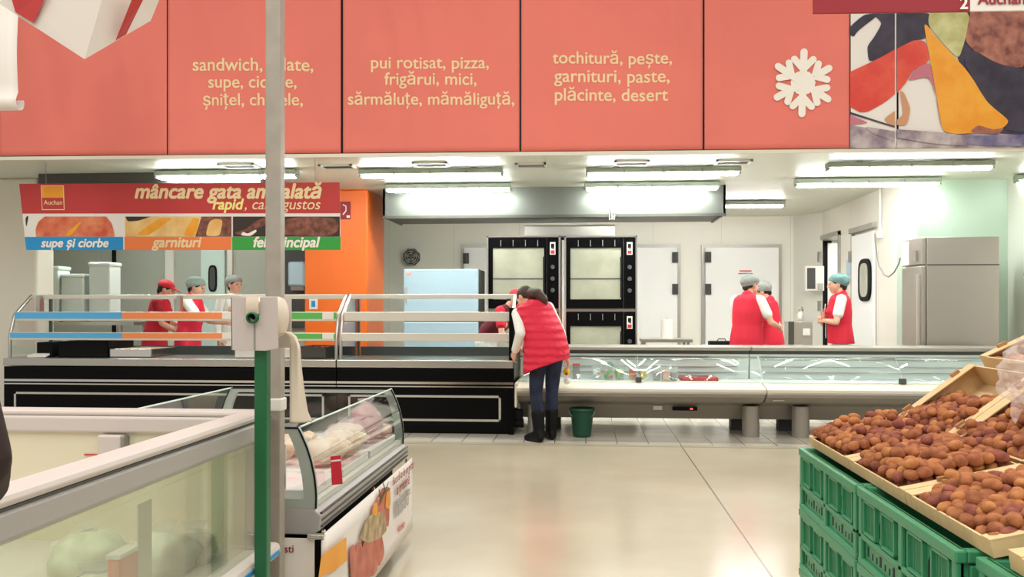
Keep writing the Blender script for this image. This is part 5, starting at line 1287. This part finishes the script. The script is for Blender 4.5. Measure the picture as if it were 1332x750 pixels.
def person(label, pos, phi, H=1.64, lean=(0, 0), twist=0, head=(0, 0, 0), armL=None, armR=None, legs=None, sleeve='short', sleeve_m='shirt_white', vest=None, shirt=None, hem=.80,
           vestg=.032, hemn=(0, 0, -1), trousers='shirt_white', boots='boot_black', hat=None, hair='hair_dark', hair_style='bun', wide=1.0, hands=('L', 'R'), curl=(35, 35), voxel=.007):
    k = H / 1.64
    root = thing('person', label, 'person', pos, None, rz=phi)
    V = lambda x, y, z: Vector((x * k, y * k, z * k))
    pel = V(0, 0, .92); Rt = RY_(math.radians(lean[1])) @ RX(-math.radians(lean[0])) @ RZ(math.radians(twist)); Rw = RY_(math.radians(lean[1] * .45)) @ RX(-math.radians(lean[0] * .45))
    T = lambda x, y, z: pel + Rt @ (V(x, y, z) - pel)
    TW = lambda x, y, z: pel + Rw @ (V(x, y, z) - pel)
    def tors(g, w=1.0):
        gg = lambda *r: tuple((q * k * w * (wide if i < 2 else 1)) + g for i, q in enumerate(r))
        return [(V(0, -.015, .90), gg(.165, .115, .10)), (TW(0, .0, 1.05), gg(.145, .105, .09), Rw), (T(0, .005, 1.20), gg(.155, .115, .10), Rt), (T(0, -.005, 1.33), gg(.145, .09, .07), Rt)]
    shL, shR = T(-.165, -.01, 1.345), T(.165, -.01, 1.345)
    body = Blob(); t = tors(0)
    for a, b in zip(t, t[1:]): body.hull(a, b, n=3)
    body.hull((shL, .05 * k), (shR, .05 * k), (T(0, -.01, 1.36), .06 * k))
    for sx in (-1, 1): body.hull((T(sx * .07, .075, 1.21), .06 * k), (T(sx * .06, .03, 1.25), .07 * k))
    nb = T(0, -.01, 1.38); Rh = Rt @ RZ(math.radians(head[1])) @ RX(-math.radians(head[0])) @ RY_(math.radians(head[2]))
    hc = T(0, .0, 1.42) + Rh @ V(0, .02, .105)
    body.hull((nb, .052 * k), (hc + Rh @ V(0, -.02, -.06), .05 * k))
    Hd = lambda x, y, z: hc + Rh @ V(x, y, z)
    body.hull((Hd(0, -.012, .028), (.073 * k, .090 * k, .086 * k), Rh), (Hd(0, .02, -.02), (.066 * k, .066 * k, .07 * k), Rh), n=3)
    body.hull((Hd(0, .02, -.03), (.060 * k, .06 * k, .05 * k), Rh), (Hd(0, .045, -.078), (.034 * k, .032 * k, .024 * k), Rh), n=3)
    body.hull((Hd(0, .083, .018), .009 * k), (Hd(0, .104, -.018), .012 * k), (Hd(0, .088, -.022), (.018 * k, .010 * k, .010 * k), Rh))
    body.hull((Hd(-.03, .078, .03), .012 * k), (Hd(.03, .078, .03), .012 * k))
    body.hull((Hd(0, .082, -.052), (.022 * k, .009 * k, .011 * k), Rh))
    for sx in (-1, 1): body.hull((Hd(sx * .074, -.01, .0), (.012 * k, .022 * k, .033 * k), Rh)); body.hull((Hd(sx * .04, .055, -.015), (.022 * k, .02 * k, .022 * k), Rh))
    # legs
    lg = legs or {}
    J = []
    for sx in (-1, 1):
        hp = V(sx * .085, -.005, .87); kn = V(*lg.get(('k', sx), (sx * .092, .015, .48))); an = V(*lg.get(('a', sx), (sx * .092, -.015, .085))); fd = lg.get(('f', sx), (sx * .03, .16))
        J.append((hp, kn, an, Vector((fd[0], fd[1], 0)) * k))
        body.hull((hp, .082 * k), (kn, .052 * k)); body.hull((kn, .052 * k), (an + (kn - an) * .65 + V(0, -.012, 0), .053 * k), (an, .036 * k)); body.hull((an + V(0, -.03, -.045), .03 * k), (an + J[-1][3] + V(0, 0, -.055), .026 * k), (an, .034 * k))
    # arms and hands
    A = {}
    for nm, S, spec, sx in (('L', shL, armL, -1), ('R', shR, armR, 1)):
        if spec is None: spec = ((sx * .05, -.02, -.27), (sx * .0, .05, -.235))
        E_ = S + V(*spec[0]); W_ = E_ + V(*spec[1]); A[nm] = (S, E_, W_)
        body.hull((S, .046 * k), (E_, .036 * k)); body.hull((E_, .036 * k), (E_.lerp(W_, .3), .036 * k), (W_, .025 * k))
        d = (W_ - E_).normalized(); nrm = Vector(spec[2]) if len(spec) > 2 else Vector((-sx, 0, 0)); nrm = (nrm - d * nrm.dot(d)).normalized(); th = d.cross(nrm) * 1.0
        if th.y < 0: th = -th
        Pm = lambda a, b, c: W_ + d * (a * k) + th * (b * k) + nrm * (c * k)
        body.hull((Pm(.0, 0, 0), .022 * k), (Pm(.03, .024, 0), .014 * k), (Pm(.085, .030, 0), .012 * k), (Pm(.085, -.030, 0), .012 * k), (Pm(.03, -.02, 0), .014 * k))
        c = math.radians(curl[0 if nm == 'L' else 1])
        for off, ln, ex in ((.033, .070, .10), (.0115, .078, .03), (-.0115, .073, -.04), (-.033, .056, -.12)):
            p = Pm(.088, off, .0); dd = (d + th * ex).normalized(); r = .0088 * k
            for q in range(3):
                ang = c * (q + .6); dv = dd * math.cos(ang) + nrm * math.sin(ang); p2 = p + dv * (ln * (.42, .33, .25)[q] * k)
                body.hull((p, r), (p2, r * .92), n=1); p = p2; r *= .92
        p = Pm(.028, .026, .004)
        for dv, ln in (((d * .55 + th * .75 + nrm * .3).normalized(), .042), ((d * .8 + th * .35 + nrm * .45).normalized(), .036)):
            p2 = p + dv * ln * k; body.hull((p, .0115 * k), (p2, .0095 * k), n=1); p = p2
    body.make('body', 'skin', root, voxel, 3)
    for sx in (-1, 1):
        e = Hd(sx * .031, .0835, .008); mb = MB(); mb.ell(e, (.012 * k, .006 * k, .006 * k), 0, 10, 6, Rh); build('eye', mb, 'eye_dark', root, world=False)
    # shirt
    if sleeve:
        for nm in 'LR':
            S, E_, W_ = A[nm]; b = Blob(); g = .013
            if sleeve == 'short': b.hull((S, .05 * k + g), (S.lerp(E_, .62), .042 * k + g + .008))
            else: b.hull((S, .05 * k + g), (E_, .038 * k + g)); b.hull((E_, .038 * k + g), (E_.lerp(W_, .93), .028 * k + g))
            b.make('sleeve', sleeve_m, root, .009, 3)
    sm_ = shirt or sleeve_m
    b = Blob(); t = tors(.012)
    for a, c_ in zip(t, t[1:]): b.hull(a, c_, n=3)
    b.hull((shL, .05 * k + .010), (shR, .05 * k + .010), (T(0, -.01, 1.36), .062 * k + .008)); b.hull((T(0, -.01, 1.37), .06 * k), (T(0, -.005, 1.405), .056 * k))
    b.make('shirt', sm_, root, .009, 3, cuts=[(V(0, 0, hem - .02), (0, 0, -1))])
    if vest:
        b = Blob(); t = tors(vestg)
        hem_c = (V(0, -.015, hem - .06), tuple(r + .012 for r in t[0][1]))
        b.hull(hem_c, t[0], n=3)
        for a, c_ in zip(t, t[1:]): b.hull(a, c_, n=3)
        b.hull((T(-.135, -.01, 1.35), .058 * k), (T(.135, -.01, 1.35), .058 * k), (T(0, -.015, 1.36), .075 * k))
        for sx in (-1, 1): b.hull((T(sx * .07, .09, 1.21), .065 * k), (T(sx * .06, .03, 1.25), .08 * k))
        b.hull((T(0, -.025, 1.37), .07 * k), (T(0, -.025, 1.405), .066 * k))
        vo = b.make('vest', vest, root, .009, 3, cuts=[(V(0, 0, hem), hemn)])
        # zip line down the front
        zp = [T(0, .155 * wide ** .5, 1.30), T(0, .165 * wide ** .5, 1.20), TW(0, .150 * wide ** .5, 1.05), V(0, .150 * wide ** .5, .9)]
        build('zip', MB().tube(zp, .006, 6), 'paper_white', vo, world=False)
    # trousers
    b = Blob(); t = tors(.014); b.hull((t[0][0], t[0][1]), (TW(0, 0, 1.0), t[1][1]), n=3)
    for (hp, kn, an, f) in J: b.hull((hp, .086 * k + .01), (kn, .054 * k + .011)); b.hull((kn, .054 * k + .011), (an + (kn - an) * .65 + V(0, -.01, 0), .054 * k + .010), (an + V(0, 0, .02), .042 * k + .008))
    b.make('trousers', trousers, root, .009, 3, cuts=[(V(0, 0, .085), (0, 0, -1))])
    for (hp, kn, an, f) in J:
        b = Blob(); dn = V(0, 0, -.055)
        if boots == 'tall': b.hull((an + (kn - an) * .5 + V(0, -.012, 0), .050 * k + .018), (an, .040 * k + .014))
        b.hull((an + V(0, 0, .03), .044 * k + .006), (an + V(0, -.035, -.042), .040 * k), (an + f * .5 + V(0, 0, -.05), .042 * k)); b.hull((an + V(0, -.035, -.045), .038 * k), (an + f + dn, .036 * k), (an + V(0, .01, -.005), .044 * k))
        b.make('boot' if boots == 'tall' else 'shoe', 'boot_black', root, .008, 3, cuts=[(Vector((0, 0, 0.002)), (0, 0, -1))])
    # hair and headwear
    hb = Blob()
    ncut = (Rh @ Vector((0, .60, -.80))); 
    hb.hull((Hd(0, -.022, .034), (.082 * k, .095 * k, .09 * k), Rh), n=3)
    if hair_style == 'pony':
        hb.hull((Hd(0, -.05, .03), (.075 * k, .07 * k, .07 * k), Rh), (Hd(0, -.085, -.035), (.06 * k, .05 * k, .05 * k), Rh), n=2)
        ho = hb.make('hair', hair, root, .007, 3, cuts=[(Hd(0, .045, .02), tuple(Rh @ Vector((0, .88, -.47))))])
        pb = Blob(); p0_ = Hd(0, -.08, -.01); ps_ = [p0_, p0_ + Vector((.05, -.10, .0)), p0_ + Vector((.09, -.15, -.055)), p0_ + Vector((.11, -.16, -.12))]; rs_ = (.06, .055, .046, .02)
        for q_ in range(3): pb.hull((ps_[q_], rs_[q_] * k), (ps_[q_ + 1], rs_[q_ + 1] * k))
        pb.make('ponytail', hair, ho, .007, 3)
    else:
        hb.hull((Hd(0, -.075, -.03), (.05 * k, .035 * k, .05 * k), Rh))
        hb.make('hair', hair, root, .007, 3, cuts=[(Hd(0, .055, .035), tuple(Rh @ Vector((0, .80, -.60))))])
    if hat and hat.startswith('net'):
        b = Blob(); b.hull((Hd(0, -.025, .062), (.098 * k, .115 * k, .072 * k), Rh), (Hd(0, -.07, .035), (.088 * k, .075 * k, .07 * k), Rh), n=3)
        no = b.make('hairnet', hat, root, .008, 3, cuts=[(Hd(0, .085, .058), tuple(Rh @ Vector((0, .42, -.91))))])
        el = [Hd(.093 * math.sin(a), -.012 + .098 * math.cos(a), .018 + .045 * math.cos(a)) for a in [q * math.pi / 14 for q in range(29)]]
        build('elastic_band', MB().tube(el, .005 * k, 6), hat, no, world=False)
    elif hat == 'cap_red':
        b = Blob(); b.hull((Hd(0, -.018, .045), (.090 * k, .104 * k, .085 * k), Rh), n=3)
        co = b.make('cap', 'cap_red', root, .007, 3, cuts=[(Hd(0, .08, .045), tuple(Rh @ Vector((0, .12, -.99))))])
        b = Blob(); b.hull((Hd(-.06, .06, .05), (.02 * k, .03 * k, .006 * k), Rh), (Hd(.06, .06, .05), (.02 * k, .03 * k, .006 * k), Rh), (Hd(0, .15, .032), (.045 * k, .03 * k, .006 * k), Rh)); b.make('cap_visor', 'cap_red', co, .006, 2)
    return root, A, Hd, k

D2R = math.radians
# woman bending over between cabinet and counter
pa = PZ(708, 573, 0)
wA, armsA, HdA, kA = person('person in a red quilted vest, jeans and black boots bending toward the food cabinet', (pa.x + .02, pa.y, 0), D2R(22), 1.62, lean=(30, -11), head=(8, 30, 0),
    armL=((-.03, -.19, -.19), (-.01, .15, -.18), (1, 0, .3)), armR=((.11, -.07, -.25), (.05, -.03, -.235), (-1, .2, 0)), sleeve='long', sleeve_m='shirt_white', vest='vest_pink_red', hem=.74, vestg=.05, hemn=(.30, -.25, -1),
    trousers='jeans', boots='tall', hair='hair_brown', hair_style='pony', curl=(25, 38), wide=1.1,
    legs={('k', -1): (-.10, .03, .47), ('a', -1): (-.10, -.07, .085), ('k', 1): (.075, .05, .48), ('a', 1): (.07, .06, .085), ('f', -1): (-.07, .15), ('f', 1): (.0, .16)}, voxel=.006)
def quilt():
    m = mat('vest_quilt', (222, 32, 64), 0.7); nt = m.node_tree; b = nt.nodes['Principled BSDF']
    tc = nt.nodes.new('ShaderNodeTexCoord'); w = nt.nodes.new('ShaderNodeTexWave'); w.bands_direction = 'Z'; w.inputs['Scale'].default_value = 4.2
    w.inputs['Distortion'].default_value = 2.2; w.inputs['Detail'].default_value = 2; w.inputs['Detail Scale'].default_value = 2.0
    nt.links.new(tc.outputs['Object'], w.inputs['Vector']); bp = nt.nodes.new('ShaderNodeBump'); bp.inputs['Strength'].default_value = .7; bp.inputs['Distance'].default_value = .02
    nt.links.new(w.outputs['Fac'], bp.inputs['Height']); nt.links.new(bp.outputs['Normal'], b.inputs['Normal']); return m
quilt()
for ch in wA.children:
    if ch.name.startswith('vest'): ch.data.materials[0] = M('vest_quilt')
# what she holds
hp_ = wA.matrix_basis @ (armsA['R'][2]); 
M4 = Matrix.Translation(wA.location) @ Matrix.Rotation(wA.rotation_euler.z, 4, 'Z')
hw_ = M4 @ (armsA['R'][2] + Vector((.01, .02, -.10)))
sp = thing('snack_package', 'small yellow and white package dangling from the hand of the person in jeans', 'package', hw_ + Vector((0, 0, -.2)))
mb = MB().ell(hw_ + Vector((0, 0, -.06)), (.035, .02, .042), 0, 12, 8); build('yellow_pouch', mb, 'yellow_pack', sp)
build('white_pouch', MB().ell(hw_ + Vector((.005, 0, -.155)), (.034, .02, .032), 0, 12, 8), 'paper_white', sp)
build('label_band', MB().cyl(hw_ + Vector((0, -.021, -.08)), hw_ + Vector((0, -.024, -.08)), .014, 12), 'red_plastic', sp)
build('string', MB().tube([hw_ + Vector((0, 0, .02)), hw_ + Vector((0, 0, -.06)), hw_ + Vector((.005, 0, -.15))], .005, 6), 'paper_white', sp)
# worker bent behind the cabinet
q = P(634, 465, 10.4)
person('person in a red cap and dark red shirt stooping behind the plain display cabinet', (q.x, 10.4, 0), D2R(-106), 1.62, lean=(34, 0), head=(6, 0, 0), armL=((-.08, .05, -.26), (.06, .16, -.16)), armR=((.08, .05, -.26), (-.06, .16, -.16)),
       sleeve='short', sleeve_m='vest_red', shirt='maroon', hem=.80, hat='cap_red', trousers='shirt_white')
q = P(203, 400, 10.8)
person('person in a red cap and red polo behind the orange shelf edges', (q.x, 10.8, 0), D2R(-78), 1.66, lean=(8, 0), head=(12, 0, 0), armL=((-.06, .10, -.25), (.0, .23, -.05)), armR=((.06, .08, -.25), (0, .2, -.12)),
       sleeve='short', sleeve_m='polo_red', shirt='polo_red', vest='vest_red', hat='cap_red', trousers='dark_grey')
q = P(246, 400, 10.42)
person('person in a pale green hairnet reaching an arm out beside the red-capped worker', (q.x, 10.42, 0), D2R(-85), 1.67, lean=(6, 0), head=(8, -6, 0), armL=((-.08, .12, -.23), (.0, .22, -.02), (1, 0, 0)), armR=((.06, .16, -.20), (-.02, .245, .0), (-1, 0, 0)),
       sleeve='short', sleeve_m='shirt_white', vest='vest_pink_red', hat='net_green')
q = P(304, 400, 11.4)
person('person in white with a grey-blue hairnet smiling, farthest of the three behind the long cabinet', (q.x, 11.4, 0), D2R(-128), 1.72, head=(2, 8, 0), sleeve='long', sleeve_m='shirt_white', shirt='shirt_white', hat='net_grey')
q = P(972, 400, 10.75)
person('person in a red vest and grey hairnet seen from behind near the cold-room door', (q.x, 10.75, 0), D2R(-42), 1.69, lean=(3, 0), head=(8, -18, 0), armL=((-.06, .08, -.26), (.1, .2, -.02)), armR=((.10, .06, -.25), (-.02, .2, -.05)),
       sleeve='short', vest='vest_red', hat='net_grey', wide=1.05, hem=.70)
q = P(1003, 400, 11.5)
person('person in a red vest facing left, half hidden behind the one seen from behind', (q.x, 11.5, 0), D2R(72), 1.63, lean=(5, 0), head=(22, 0, 0), armL=((-.05, .10, -.25), (.08, .2, .03)), armR=((.05, .08, -.26), (-.08, .2, .04)),
       sleeve='short', sleeve_m='vest_red', shirt='vest_red', vest='vest_red', hat='net_grey', hem=.84)
q = P(1092, 400, 11.0)
person('person in a red vest with crossed arms standing before the open doorway', (q.x, 11.0, 0), D2R(78), 1.70, head=(4, 0, 0), armL=((-.06, .06, -.26), (.20, .13, .02), (0, -1, 0)), armR=((.07, .05, -.26), (-.21, .12, .06), (0, -1, 0)),
       sleeve='short', vest='vest_red', hat='net_teal', hem=.84, curl=(30, 30))
# bystander at the very edge
el = P(6, 598, .96)
person('person in a dark brown coat, only an elbow showing at the edge beside the freezer', (el.x - .297, .96, 0), D2R(0), 1.70, armR=((.10, -.03, -.25), (-.10, .16, -.06)), armL=((-.06, 0, -.25), (.05, .2, -.05)),
       sleeve='long', sleeve_m='coat_brown', shirt='coat_brown', vest=None, trousers='coat_brown', voxel=.009)
